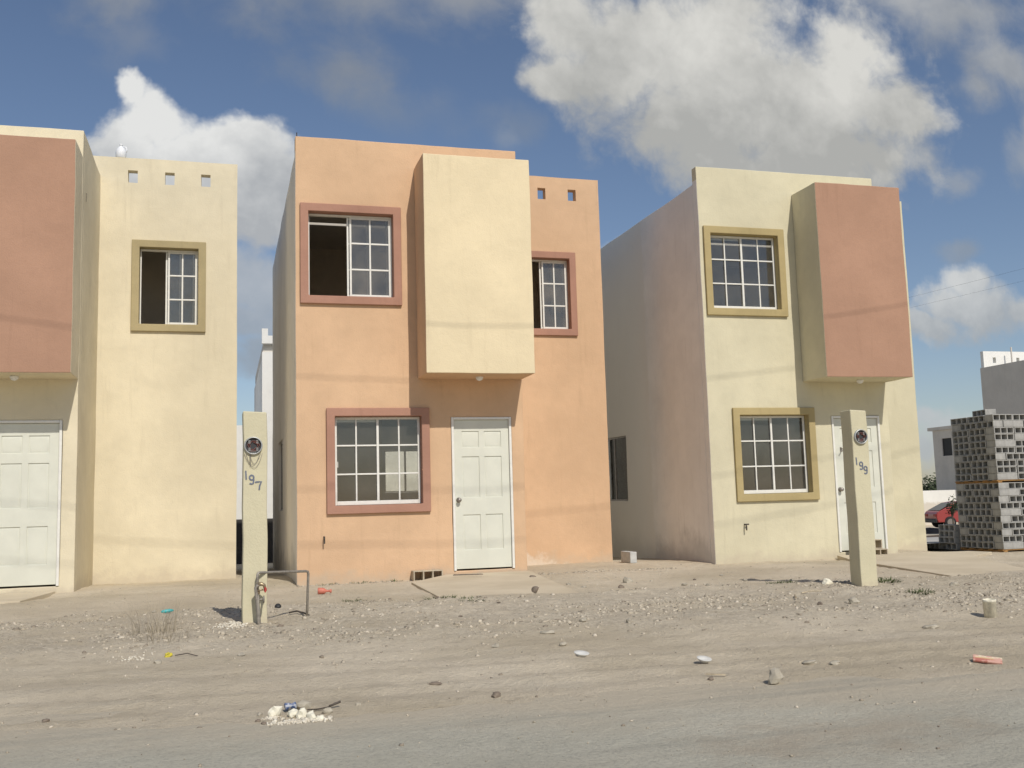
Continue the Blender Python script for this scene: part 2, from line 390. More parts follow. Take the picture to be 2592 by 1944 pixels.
# ------------------------------------------------------------------ terrain
def vnoise(x, y, seed=0):
    xi = np.floor(x).astype(np.int64); yi = np.floor(y).astype(np.int64); xf = x - xi; yf = y - yi
    def h(a, b):
        n = (a * 374761393 + b * 668265263 + seed * 974634777) & 0xffffffff
        n = ((n ^ (n >> 13)) * 1274126177) & 0xffffffff
        return ((n ^ (n >> 16)) & 0xffff) / 65535.0
    u = xf * xf * (3 - 2 * xf); v = yf * yf * (3 - 2 * yf)
    return (h(xi, yi) * (1 - u) + h(xi + 1, yi) * u) * (1 - v) + (h(xi, yi + 1) * (1 - u) + h(xi + 1, yi + 1) * u) * v
def fbm(x, y, o=4, seed=0):
    r = 0; a = .5
    for i in range(o): r = r + a * (vnoise(x * 2 ** i, y * 2 ** i, seed + i) - .5); a *= .55
    return r
def sstep(x, a, b):
    t = np.clip((x - a) / (b - a), 0, 1); return t * t * (3 - 2 * t)
def gravel_mask(x, y):
    n = fbm(x * .8, y * .8, 3, 31) * 1.6
    top = -3.3 - .12 * np.clip(x - 3, 0, 5) + n; bot = -6.55 - .10 * (x - 0) + n * .6
    return sstep(y, bot - .25, bot + .5) * (1 - sstep(y, top - .5, top + .4))
def height(x, y):
    x = np.asarray(x, float); y = np.asarray(y, float)
    h = -0.03 * np.clip(y - 1.0, 0, 45)
    near = sstep(y, -14, -9) * (1 - sstep(y, 4, 9)) * sstep(x, -9, -6) * (1 - sstep(x, 16, 24))
    g = gravel_mask(x, y)
    h = h + near * (.055 * g + .035 * fbm(x * .9, y * .9, 4, 3) + g * (.05 * fbm(x * 4, y * 4, 3, 9)) + .018 * fbm(x * 7, y * 7, 3, 15))
    # road side: terrain sinks under the road sheet (z = -0.02) along a ragged line
    edge = -8.55 - .17 * (x - .5) + 1.0 * fbm(x * .55, y * .55, 3, 41)
    h = h - .075 * (1 - sstep(y, edge - .9, edge + .5)) * sstep(y, -30, -20)
    # a heap of grit on the right of the road
    # ruts parallel to the street
    h = h - .02 * np.exp(-((y + 7.2 + .12 * x + .15 * np.sin(x)) / .16) ** 2) + .018 * np.exp(-((y + 7.55 + .12 * x) / .15) ** 2)
    for off_, w_, d_ in ((6.85, .11, .010), (7.75, .10, .011), (8.15, .13, .013), (9.05, .12, .008)):
        c_ = y + off_ + .13 * x + .12 * np.sin(x * .7 + off_) + .25 * fbm(x * .6, y * .1, 2, int(off_ * 10))
        h = h - d_ * np.exp(-(c_ / w_) ** 2) + d_ * .6 * np.exp(-((c_ - .2) / .08) ** 2) + d_ * .5 * np.exp(-((c_ + .19) / .07) ** 2) * sstep(y, -9.2, -8.6)
    h = h + near * .012 * fbm(x * 13, y * 13, 2, 63)
    h = h - .15 * sstep(x, 10.9, 13.0) * sstep(y, -2.2, .6)
    # dip in the dirt against the houses
    h = h - .03 * np.exp(-((y + .1) / .35) ** 2) * near
    return h
def gz(x, y): return float(height(np.array([x]), np.array([y]))[0])
def axis(lo, a, b, hi, step, grow=1.22):
    c = list(np.arange(a, b + step * .5, step)); d = step; q = c[-1]
    while q < hi: d *= grow; q += d; c.append(min(q, hi))
    d = step; q = c[0]
    while q > lo: d *= grow; q -= d; c.insert(0, max(q, lo))
    return np.array(c)
gx = axis(-900, -2.6, 9.5, 1200, .045); gy = axis(-60, -10.6, 1.2, 1500, .045)
XX, YY = np.meshgrid(gx, gy); ZZ = height(XX, YY)
nx, ny = len(gx), len(gy)
me = bpy.data.meshes.new('ground')
co = np.stack([XX.ravel(), YY.ravel(), ZZ.ravel()], 1)
ii = (np.arange(ny - 1)[:, None] * nx + np.arange(nx - 1)[None, :]).ravel()
fa = np.stack([ii, ii + 1, ii + nx + 1, ii + nx], 1)
me.vertices.add(len(co)); me.vertices.foreach_set('co', co.ravel())
me.loops.add(fa.size); me.loops.foreach_set('vertex_index', fa.ravel())
me.polygons.add(len(fa)); me.polygons.foreach_set('loop_start', np.arange(0, fa.size, 4)); me.polygons.foreach_set('loop_total', np.full(len(fa), 4))
me.polygons.foreach_set('use_smooth', np.ones(len(fa), bool))
at = me.attributes.new('gravelly', 'FLOAT', 'POINT'); at.data.foreach_set('value', gravel_mask(XX, YY).ravel().astype(np.float32))
me.update(calc_edges=True); me.validate()
gm = Mat('dirt', .97, .05)
V3 = gm.vec(coord='Object')
dirt = gm.mix(gm.ramp(gm.noise(.55, 5, .6, V3), .32, .68), (.585, .50, .36), (.74, .645, .49))
dirt = gm.mix(gm.math('MULTIPLY', gm.ramp(gm.noise(2.2, 6, .65, gm.vec((.45, 1.6, 1))), .50, .72), .6), dirt, (.62, .55, .425))
dirt = gm.mix(gm.math('MULTIPLY', gm.ramp(gm.noise(9, 6, .7, V3), .52, .75), .55), dirt, (.37, .31, .23))
ga = gm.n('ShaderNodeAttribute', attribute_name='gravelly')
grv = gm.mix(gm.ramp(gm.noise(26, 5, .75, V3), .38, .62), (.44, .38, .285), (.74, .66, .52))
gk = gm.math('MULTIPLY', ga.outputs['Fac'], gm.ramp(gm.noise(2.5, 5, .7, V3), .3, .62))
dirt = gm.mix(gm.math('MULTIPLY', gk, .75), dirt, grv)
sp = gm.noise(120, 3, .8, V3)
dirt = gm.mix(gm.math('MULTIPLY', gm.ramp(sp, .52, .72), .5), dirt, (.34, .29, .215))
dirt = gm.mix(gm.math('MULTIPLY', gm.ramp(gm.noise(90, 2, .7, gm.vec(loc=(3, 7, 1))), .60, .72), .5), dirt, (.74, .68, .58))
gm.color(dirt)
gm.bump(gm.math('ADD', gm.math('MULTIPLY', gm.noise(38, 7, .8, V3), 1.6), gm.math('ADD', gm.math('MULTIPLY', gm.noise(8, 5, .7, V3), 2.0), gm.math('MULTIPLY', sp, .6))), .70, .03)
me.materials.append(gm.m)
ground = bpy.data.objects.new('ground', me); S.collection.objects.link(ground); tag(ground, kind='structure')

# road: a dusty asphalt sheet that the dirt laps over
rm = Mat('dusty_asphalt', .95, .1); V3 = rm.vec(coord='Object')
ac = rm.mix(rm.ramp(rm.noise(1.1, 6, .65, V3), .3, .7), (.50, .475, .38), (.60, .57, .46))
ac = rm.mix(rm.math('MULTIPLY', rm.ramp(rm.noise(1.7, 7, .7, rm.vec((.35, 1.5, 1), (4, 2, 0))), .48, .72), .45), ac, (.49, .45, .36))
ac = rm.mix(rm.math('MULTIPLY', rm.ramp(rm.noise(42, 6, .85, V3), .47, .66), .6), ac, (.31, .29, .24))
ac = rm.mix(rm.math('MULTIPLY', rm.ramp(rm.noise(110, 2, .7, rm.vec(loc=(5, 1, 2))), .60, .72), .5), ac, (.62, .59, .5))
sy = rm.n('ShaderNodeSeparateXYZ'); rm.l(rm.tc.outputs['Object'], sy.inputs[0])
dd = rm.math('ADD', rm.math('ADD', sy.outputs[1], rm.math('MULTIPLY', sy.outputs[0], .17)), rm.math('MULTIPLY', rm.noise(.9, 7, .65, rm.vec((.6, 1.3, 1))), 1.5))
ac = rm.mix(rm.math('MULTIPLY', rm.ramp(dd, -8.7, -7.75), .85), ac, (.60, .52, .39))
px_ = rm.math('SUBTRACT', sy.outputs[0], 2.55); py_ = rm.math('MULTIPLY', rm.math('SUBTRACT', sy.outputs[1], -10.05), 2.4)
pr_ = rm.math('ADD', rm.math('MULTIPLY', px_, px_), rm.math('MULTIPLY', py_, py_))
pr_ = rm.math('ADD', pr_, rm.math('MULTIPLY', rm.math('SUBTRACT', rm.noise(3.2, 8, .7), .5), 3.0))
ac = rm.mix(rm.ramp(pr_, .95, -.25, 0, .7), ac, (.47, .40, .30))
tr_ = rm.noise(1.2, 6, .6, rm.vec((.16, 2.6, 1), (0, 1.3, 0)))
ac = rm.mix(rm.math('MULTIPLY', rm.ramp(tr_, .50, .66), .35), ac, (.34, .33, .275))
rm.color(ac); rm.bump(rm.math('ADD', rm.noise(55, 6, .85, V3), rm.math('MULTIPLY', rm.noise(9, 5, .7, V3), 1.5)), .7, .025)
b = MB()
xs = np.linspace(-80, 120, 81)
for i in range(80): b.add([(xs[i], -17, -.02), (xs[i + 1], -17, -.02), (xs[i + 1], min(-7.0, max(-9.6, -7.75 - .17 * (xs[i + 1] - .5))), -.02), (xs[i], min(-7.0, max(-9.6, -7.75 - .17 * (xs[i] - .5))), -.02)], [(0, 1, 2, 3)])
tag(b.build('road', rm.m), kind='structure')

# concrete walks in front of the doors (real slabs, a few centimetres proud)
def slab(pts, top, thick=.14, tilt=0):
    b = MB(); n = len(pts)
    vs = [(x, y, top + tilt * y) for x, y in pts] + [(x, y, top + tilt * y - thick) for x, y in pts]
    b.add(vs, [tuple(range(n)), tuple(range(2 * n - 1, n - 1, -1))] + [(i, i + n, (i + 1) % n + n, (i + 1) % n) for i in range(n)])
    return tag(b.build('path', CONC, bevel=.008), kind='structure')
slab([(2.28, -1.05), (2.18, -4.0), (3.62, -3.9), (3.90, -1.9), (4.15, -.02), (2.95, -.02)], .030, tilt=.004)
slab([(-3.9, .38), (-3.9, -1.0), (-2.28, -.95), (-2.10, .38)], .030)
slab([(8.75, -1.0), (7.72, -5.4), (9.0, -5.3), (9.55, -3.3), (10.6, -1.3), (11.4, -.75), (11.3, -.35), (9.2, .06)], .030, tilt=.003)

# ------------------------------------------------------------------ houses
Wm, Ww, RC, Hm, Hw, L = 3.216, 2.045, 1.929, 6.19, 6.49, 7.0
BX0, BX1, BZ0, BZ1, D = 1.678, 3.218, 2.759, 5.82, .683
WIN = {'F': (.062, 1.475, 3.801, 5.225), 'G': (.4045, 1.835, .903, 2.351), 'S': (3.69, 4.787, 3.745, 5.18)}
BD = .114
DX0, DX1, DZ0, DZ1 = 2.149, 3.034, .07, 2.22
T = .15
WT = Wm + Ww

def grid_frame(b, x0, x1, z0, z1, y, cols, rows, bar=.022, rim=.032, sill=.05, dep=.03, mull=None):
    b.box(x0, x0 + rim, y, y + dep, z0, z1); b.box(x1 - rim, x1, y, y + dep, z0, z1)
    b.box(x0 + rim, x1 - rim, y, y + dep, z0, z0 + sill); b.box(x0 + rim, x1 - rim, y, y + dep, z1 - rim, z1)
    ys0, ys1 = y + .004, y + dep - .006
    for i in range(1, cols):
        c = x0 + (x1 - x0) * i / cols; h = bar / 2 * (1.5 if mull == i else 1)
        b.box(c - h, c + h, ys0 - (.006 if mull == i else 0), ys1, z0 + sill, z1 - rim)
    for j in range(1, rows):
        c = z0 + sill * .5 + (z1 - z0 - sill * .5) * j / rows
        xs_ = [x0 + rim] + [x0 + (x1 - x0) * i / cols for i in range(1, cols)] + [x1 - rim]
        for i in range(cols):
            a = xs_[i] + (bar / 2 * (1.5 if mull == i else 1) if i else 0); e = xs_[i + 1] - (bar / 2 * (1.5 if mull == i + 1 else 1) if i + 1 < cols else 0)
            b.box(a, e, ys0 + .002, ys1 - .002, c - bar / 2, c + bar / 2)

def window(house, key, y0, trim, mode, glassm):
    ox0, ox1, oz0, oz1 = WIN[key]; x0, x1, z0, z1 = ox0 + BD, ox1 - BD, oz0 + BD, oz1 - BD
    yf = y0 + .085
    b = MB()
    g = MB()
    if mode == 'closed':
        grid_frame(b, x0 + .004, x1 - .004, z0 + .004, z1 - .004, yf, 4, 3, mull=2, rim=.034, sill=.055)
        # back rails of the left sash, set behind the right one
        xm = (x0 + x1) / 2
        b.box(x0 + .036, xm, yf + .034, yf + .055, z1 - .075, z1 - .036)
        b.box(x0 + .040, x0 + .052, yf - .012, yf - .001, z0 + .52, z0 + .60)
        g.box(x0 + .03, xm, yf + .026, yf + .030, z0 + .03, z1 - .03); g.box(xm + .001, x1 - .03, yf + .012, yf + .016, z0 + .03, z1 - .03)
    else:
        xm = x0 + (x1 - x0) * (.49 if key == 'F' else .475)
        # thin fixed surround
        b.box(x0 + .003, x0 + .022, yf, yf + .06, z0 + .003, z1 - .003); b.box(x1 - .022, x1 - .003, yf, yf + .06, z0 + .003, z1 - .003)
        b.box(x0 + .022, x1 - .022, yf, yf + .06, z0 + .003, z0 + .018); b.box(x0 + .022, x1 - .022, yf, yf + .06, z1 - .03, z1 - .003)
        grid_frame(b, xm, x1 - .023, z0 + .019, z1 - .031, yf + .002, 2, 3, bar=.024, rim=.028, sill=.032, dep=.024)
        grid_frame(b, xm - .035, x1 - .06, z0 + .021, z1 - .033, yf + .030, 2, 3, bar=.022, rim=.026, sill=.03, dep=.024)
        g.box(xm + .02, x1 - .04, yf + .012, yf + .016, z0 + .04, z1 - .05); g.box(xm - .015, x1 - .075, yf + .040, yf + .044, z0 + .04, z1 - .05)
    w = b.build('window', FRAME_W, house, bevel=.003, segs=1)
    g.build('pane', glassm, w)
    t = MB()
    t.panel((ox0, y0 - .045, oz0), (1, 0, 0), (0, 0, 1), ox1 - ox0, oz1 - oz0, [(BD, ox1 - ox0 - BD, BD, oz1 - oz0 - BD)], .0445)
    t.panel((x0 - .03, y0 - .0003, z0 - .03), (1, 0, 0), (0, 0, 1), x1 - x0 + .06, z1 - z0 + .06, [(.03, x1 - x0 + .03, .03, z1 - z0 + .03)], .14)
    t.build('trim', trim, w, bevel=.009)
    return w
def hole(key, dx=0):
    a, b_, c, d_ = WIN[key]; e = BD - .032; return (a + e - dx, b_ - e - dx, c + e + .3, d_ - e + .3)

def door(house, y0, knobx, handle_extra=False):
    x0, x1, z0, z1 = DX0, DX1, DZ0, DZ1
    b = MB(); fw = .038
    lx0, lx1, lz0, lz1 = x0 + fw + .004, x1 - fw - .004, z0 + .022, z1 - fw - .004
    w, h = lx1 - lx0, lz1 - lz0
    px = [(.115, .365), (.445, .695)] if w < .82 else [(.12, .375), (.46, .715)]
    kx = w / .81
    rows = [(.26, .75), (.99, 1.57), (1.70, 1.93)]
    hs = [(a * kx, c * kx, q * h / 2.09, e * h / 2.09) for a, c in px for q, e in rows]
    b.panel((lx0, y0 + .018, lz0), (1, 0, 0), (0, 0, 1), w, h, hs, .012)
    b.box(lx0, lx1, y0 + .0302, y0 + .06, lz0, lz1)
    for a, c, q, e in hs:
        i = .035
        vs = [(lx0 + a + .012, y0 + .0300, lz0 + q + .012), (lx0 + c - .012, y0 + .0300, lz0 + q + .012), (lx0 + c - .012, y0 + .0300, lz0 + e - .012), (lx0 + a + .012, y0 + .0300, lz0 + e - .012),
              (lx0 + a + i, y0 + .0205, lz0 + q + i), (lx0 + c - i, y0 + .0205, lz0 + q + i), (lx0 + c - i, y0 + .0205, lz0 + e - i), (lx0 + a + i, y0 + .0205, lz0 + e - i)]
        b.add(vs, [(4, 5, 6, 7), (0, 1, 5, 4), (1, 2, 6, 5), (2, 3, 7, 6), (3, 0, 4, 7)])
    o = b.build('door', DOOR_W, house, bevel=.003, segs=1)
    f = MB()
    f.box(x0 + .002, x0 + fw, y0 - .012, y0 + .12, z0 + .002, z1 - .002); f.box(x1 - fw, x1 - .002, y0 - .012, y0 + .12, z0 + .002, z1 - .002)
    f.box(x0 + fw, x1 - fw, y0 - .012, y0 + .12, z1 - fw, z1 - .002)
    f.build('frame', FRAME_W, o, bevel=.004, segs=1)
    k = MB(); c = (knobx, y0 + .0185, 1.05)
    k.lathe([(.036, 0), (.036, .008), (.012, .012), (.012, .035), (.026, .042), (.031, .055), (.026, .07), (.010, .076)], c, (0, -1, 0), 16)
    k.build('handle', STEEL, o, smooth=True)
    if handle_extra:
        k = MB(); c = (knobx + .06, y0 + .018, 1.67)
        k.box(c[0] - .012, c[0] + .012, c[1] - .012, c[1], c[2] - .02, c[2] + .05); k.tube([(c[0], c[1] - .012, c[2] + .03), (c[0] + .01, c[1] - .05, c[2] + .02), (c[0] - .03, c[1] - .055, c[2] - .03)], .009, 8)
        k.build('handle', STEEL, o)
    return o

def house(label, loc, body, wingm, side, bayfront, trim, modes, win_holes3=True, knobside=0, extra=False, left_y=(3.36, 4.75), sidez=5.93):
    h = thing('house', label, 'house', loc)
    b = MB()
    b.wpanel((0, 0, -.3), (1, 0, 0), (0, 0, 1), Wm, Hm + .3, [hole('F'), hole('G'), (DX0, DX1, DZ0 + .3, DZ1 + .3)], T)
    for i, f in enumerate(b.f):
        q = [b.v[k] for k in f]
        if max(p[0] for p in q) < .001 and max(p[2] for p in q) < sidez + .1: b.mi[i] = 1
    # parapet coping turns the corner on the side away from the grey wall
    wavy(b.build('front_wall', [body, side], h, bevel=.012), off=loc)
    b = MB(); b.wpanel((Wm, T, -.3), (0, 1, 0), (0, 0, 1), RC - T, Hm + .3, [], T); wavy(b.build('return_wall', body, h, bevel=.010), off=loc)
    b = MB(); sq = []
    for k in range(3):
        a = 3.617 + k * .5446 - (Wm - .45); sq.append((a, a + .142, 6.092 + .3, 6.29 + .3))
    b.wpanel((Wm - .45, RC, 5.70), (1, 0, 0), (0, 0, 1), Ww + .45, Hw - 5.70, [(s_[0], s_[1], 6.092 - 5.70, 6.29 - 5.70) for s_ in sq], T)
    ws_ = WIN['S']; e = BD - .032
    b.wpanel((Wm - .15, RC, -.3), (1, 0, 0), (0, 0, 1), Ww + .15, 6.0, [(ws_[0] + e - Wm + .15, ws_[1] - e - Wm + .15, ws_[2] + e + .3, ws_[3] - e + .3)], T)
    # weld the two sheets into one wall
    w = b.build('wing_wall', wingm, h); bm = bmesh.new(); bm.from_mesh(w.data)
    # drop the faces where the sheets meet
    dl = [f for f in bm.faces if abs(f.normal.z) > .9 and abs(f.calc_center_median().z - 5.70) < .01 and f.calc_center_median().x > Wm - .15]
    bmesh.ops.delete(bm, geom=dl, context='FACES'); bmesh.ops.remove_doubles(bm, verts=bm.verts, dist=.0005); bm.to_mesh(w.data); bm.free(); wavy(w, off=loc)
    b = MB(); b.panel((WT, RC + T, -.3), (0, 1, 0), (0, 0, 1), L - RC - T, sidez + .3, [], T); b.build('side_wall', side, h)
    b = MB(); b.wpanel((0, L, -.3), (0, -1, 0), (0, 0, 1), L - T - .001, sidez + .3, [(L - left_y[1], L - left_y[0], .96 + .3, 2.17 + .3)], T)
    wavy(b.build('side_wall', side, h, bevel=.006), off=loc)
    b = MB(); b.panel((WT, L + .002, -.3), (-1, 0, 0), (0, 0, 1), WT, 5.75 + .3, [(WT - 3.29, WT - 2.235, 1.26 + .3, 2.13 + .3)], T); b.build('back_wall', side, h)
    b = MB(); b.box(T, Wm - T, T, RC, 5.5, 5.66); b.box(T, WT - T, RC + T, L - T, 5.5, 5.66); b.build('roof', GREYW, h)
    b = MB(); b.box(T, Wm - T, T + .003, RC + .003, 2.62, 2.78); b.box(T, WT - T, RC + T + .003, L - T, 2.62, 2.78)
    b.box(T, Wm - T, T + .003, RC, -.1, .06); b.box(T, WT - T, RC + T, L - T, -.1, .06)
    # inner partition, ends the view through the rooms
    b.box(T, 1.9, 4.9, 5.0, .06, 2.62); b.box(T, WT - T, 3.6, 3.7, 2.78, 5.5)
    b.build('floor', INNER, h)
    # back window: two panes in a thin frame
    b = MB(); x0, x1, z0, z1 = 2.240, 3.285, 1.265, 2.125
    b.box(x0, x0 + .025, L - .1, L - .05, z0, z1); b.box(x1 - .025, x1, L - .1, L - .05, z0, z1); b.box(x0 + .025, x1 - .025, L - .1, L - .05, z0, z0 + .02); b.box(x0 + .025, x1 - .025, L - .1, L - .05, z1 - .02, z1)
    b.box(2.657, 2.692, L - .11, L - .05, z0 + .02, z1 - .02)
    bw = b.build('window', STEEL, h); g = MB(); g.box(x0 + .02, x1 - .02, L - .08, L - .076, z0 + .01, z1 - .01); g.build('pane', GLASS, bw)
    # side window
    b = MB(); y0_, y1_ = left_y; x = .045
    b.box(x, x + .03, y0_ + .002, y0_ + .03, .962, 2.168); b.box(x, x + .03, y1_ - .03, y1_ - .002, .962, 2.168); b.box(x, x + .03, y0_ + .03, y1_ - .03, .962, .99); b.box(x, x + .03, y0_ + .03, y1_ - .03, 2.14, 2.168)
    b.box(x, x + .03, (y0_ + y1_) / 2 - .015, (y0_ + y1_) / 2 + .015, .99, 2.14)
    bw = b.build('window', STEEL, h); g = MB(); g.box(x + .012, x + .016, y0_ + .02, y1_ - .02, .98, 2.15); g.build('pane', GLASS, bw)
    # projecting box over the door
    b = MB(); b.box(BX0, BX1 - .004, -D, -.0008, BZ0, BZ1); b.mi = [1 if i == 2 else 0 for i in range(6)]
    o = b.build('bay', [body, bayfront], h, bevel=.012); bm = bmesh.new(); bm.from_mesh(o.data); bmesh.ops.subdivide_edges(bm, edges=bm.edges[:], cuts=9, use_grid_fill=True); bm.to_mesh(o.data); bm.free(); wavy(o, .009, off=loc)
    b = MB(); b.lathe([(.055, 0), (.055, .012), (.05, .03), (.035, .05), (.012, .058)], ((BX0 + BX1) / 2 + .05, -.33, BZ0 - .001), (0, 0, -1), 14); b.build('lamp', LAMP_W, h, smooth=True)
    window(h, 'F', 0, trim, modes[0], GLASS_DUSTY if modes[0] == 'open' else GLASS)
    window(h, 'G', 0, trim, modes[1], GLASS)
    window(h, 'S', RC, trim, modes[2], GLASS_DUSTY if modes[0] == 'open' else GLASS)
    door(h, 0, DX0 + (.092 if not knobside else .09), extra)
    b = MB(); sx = .365 if not extra else .515; sz = .575 if not extra else .53
    b.tube([(sx, .01, sz + .03), (sx, -.05, sz + .03), (sx - (0 if not extra else .0), -.065, sz), (sx, -.065, sz - .06)], .011, 8)
    if extra: b.tube([(sx, -.05, sz + .03), (sx + .05, -.052, sz + .032)], .010, 8)
    b.build('pipe_stub', STICK, h)
    return h

H1 = house('yellow two storey house on the left edge with pink box and three parapet holes', (-5.097, .40, .02), CREAM, CREAM, CEMENT, PINK, KHAKI, ('closed', 'closed', 'open'))
H2 = house('orange two storey house in the middle with pale beige box over its door', (.918, 0, 0), ORANGE, ORANGE_WING, CEMENT, BEIGE, ROSE, ('open', 'closed', 'open'))
H3 = house('pale cream two storey house on the right with pink box and grey side wall', (7.13, .105, 0), CREAM2, CREAM2, CEMENT2, PINK, OLIVE, ('closed', 'closed', 'open'), extra=True)
b = MB(); b.tube([(.03, .08, 6.1), (.03, .08, 6.27)], .007, 6); b.build('rebar', STICK, H2)
b = MB(); b.box(-.02, .02, -.004, 0, -.06, .06); 
o = b.build('scratch', STICK, H1); o.location = (Wm + .003, .35, 5.35); o.rotation_euler = (0, R(8), R(90)); o.scale = (.35, 1, 1.1)

# white jug left on the parapet of the yellow house
b = MB(); b.lathe([(.066, 0), (.078, .01), (.08, .11), (.07, .145), (.04, .185), (.022, .20), (.022, .215), (.025, .215), (.025, .235), (.008, .238)], n=16)
b.tube([(.03, 0, .195), (.075, 0, .19), (.088, 0, .15), (.075, 0, .11)], .011, 8)
o = b.build('jug', JUGM, smooth=True); o.location = (-1.598, .40 + RC + .075, Hw + .02); tag(o, 'white plastic jug left on the parapet of the yellow house', 'jug')

# ------------------------------------------------------------------ meter posts
def ribbon(pts, w, y, n=2):
    b = MB(); L_ = []; P_ = [Vector((p[0], 0, p[1])) for p in pts]
    for i, p in enumerate(P_):
        d = (P_[min(i + 1, len(P_) - 1)] - P_[max(i - 1, 0)]).normalized(); q = Vector((-d.z, 0, d.x)) * (w / 2)
        L_ += [p + q, p - q]
    vs = [(v.x, y, v.z) for v in L_] + [(v.x, y + .003, v.z) for v in L_]; m = len(L_); fs = []
    for i in range(len(P_) - 1):
        a = 2 * i; fs += [(a, a + 1, a + 3, a + 2), (a + m + 2, a + m + 3, a + m + 1, a + m), (a, a + 2, a + m + 2, a + m), (a + 3, a + 1, a + m + 1, a + m + 3)]
    fs += [(1, 0, m, m + 1), (m - 2, m - 1, 2 * m - 1, 2 * m - 2)]
    b.add(vs, fs); return b
def digit_pts(ch, x, z, h, w):
    if ch == '1': return [(x - .001, z + h / 2), (x + .001, z), (x + .003, z - h / 2)]
    if ch == '7': return [(x - w / 2, z + h * .30), (x - w * .42, z + h * .40), (x, z + h * .40), (x + w / 2, z + h * .44), (x + w * .22, z), (x + w * .12, z - h / 2)]
    r = w * .36; cz = z + h / 2 - r * 1.15; pts = []
    for k in range(13):
        a = R(-25 + k * 30); pts.append((x + r * math.cos(a), cz + r * 1.12 * math.sin(a)))
    pts += [(x + r * .98, cz - r * 1.0), (x + r * .7, z - h * .42), (x + r * .1, z - h * .48), (x - r * 1.0, z - h * .42)]
    return pts
def meter_post(label, loc, w, dpt, H, rz, meter, digits, lean=0, wires=False):
    p = thing('meter_post', label, 'meter post', loc, rz, 'electric meter posts by the street')
    b = MB(); nseg = 8; k = .985
    for i in range(1): pass
    # shaft, slightly tapered, with a worn top
    vs = []; fs = []
    for j in range(nseg + 1):
        t_ = j / nseg; z = -.35 + (H + .35) * t_; s_ = 1 - .05 * (1 - t_) * -1 if False else 1 + .03 * (1 - t_)
        jx = .004 * math.sin(j * 2.1); ww = w / 2 * s_; dd = dpt / 2 * s_
        dz = (.0, -.012, .006, -.004) if j == nseg else (0, 0, 0, 0)
        vs += [(-ww + jx, -dd, z + dz[0]), (ww + jx, -dd, z + dz[1]), (ww + jx, dd, z + dz[2]), (-ww + jx, dd, z + dz[3])]
    for j in range(nseg):
        for q in range(4): fs.append((4 * j + q, 4 * j + (q + 1) % 4, 4 * j + 4 + (q + 1) % 4, 4 * j + 4 + q))
    fs.append((4 * nseg, 4 * nseg + 1, 4 * nseg + 2, 4 * nseg + 3)); b.add(vs, fs)
    b.build('shaft', POSTM, p, bevel=.011)
    mx, mz, mr = meter; yf = -dpt / 2 - .004
    # round meter socket let into the face: ring, dark cup, jaws, wires
    b = MB(); b.lathe([(mr * .86, -.004), (mr * .86, .016), (mr * .92, .022), (mr, .016), (mr * 1.02, -.004)], (mx, yf, mz), (0, -1, 0), 28)
    b.f = [f for f in b.f if len(f) == 4]; b.mi = [0] * len(b.f)
    s_ = b.build('meter_socket', METER_G, p, smooth=True)
    b = MB(); b.lathe([(mr * .88, 0), (mr * .88, .004)], (mx, yf + .002, mz), (0, -1, 0), 28); b.build('cup', METER_D, s_)
    for sx in (-1, 1):
        for sz in (-1, 1):
            b = MB(); b.box(mx + sx * mr * .42 - .009, mx + sx * mr * .42 + .009, yf - .014, yf - .002, mz + sz * mr * .42 - .016, mz + sz * mr * .42 + .016); b.build('jaw', JAWM, s_)
    b = MB(); b.box(mx - mr * .3, mx + mr * .3, yf - .009, yf - .002, mz - mr * .78, mz - mr * .50)
    b.build('terminal_plate', JAWM, s_)
    b = MB()
    for q in range(3):
        a = q * 2.1; b.tube([(mx + mr * .7 * math.cos(a + i_ * .9) * (1 - .12 * i_), yf - .008 - .004 * (i_ % 2), mz + mr * .7 * math.sin(a + i_ * .9) * (1 - .12 * i_)) for i_ in range(5)], .0035, 6)
    b.build('wire', COPPER, s_)
    if wires:
        b = MB()
        for x0_, x1_, dz in ((-.075, .06, .10), (-.06, .075, .125), (-.03, -.02, .11), (.05, -.03, .09)):
            b.tube([(mx + x0_ + (x1_ - x0_) * t_, yf - .004 - .003 * math.sin(t_ * 3.1), mz - mr * .85 - dz * math.sin(math.pi * min(1, t_ * 1.0)) ** .8) for t_ in [i_ / 10 for i_ in range(11)]], .0016, 5)
        b.build('loose_wire', STEEL, p)
    for ch, x, z in digits:
        ribbon(digit_pts(ch, x, z, .077, .05), .0135 if ch != '1' else .012, yf - .0005).build('digit', DIGIT, p)
    return p
p1x, p1y = .243, -4.9; p1z = gz(p1x, p1y)
meter_post('cream concrete meter post numbered 197 in front of the yellow house', (p1x, p1y, 0), .200, .2, 1.85, R(1),
           (-.016, 1.549, .077), [('1', -.077, 1.298), ('9', -.029, 1.259), ('7', .027, 1.208)], wires=True)
p2x, p2y = 6.340, -4.755
meter_post('cream concrete meter post numbered 199 in front of the pink box house', (p2x, p2y, 0), .190, .19, 1.86, R(-1),
           (.002, 1.576, .077), [('1', -.064, 1.324), ('9', -.011, 1.276), ('9', .038, 1.230)])

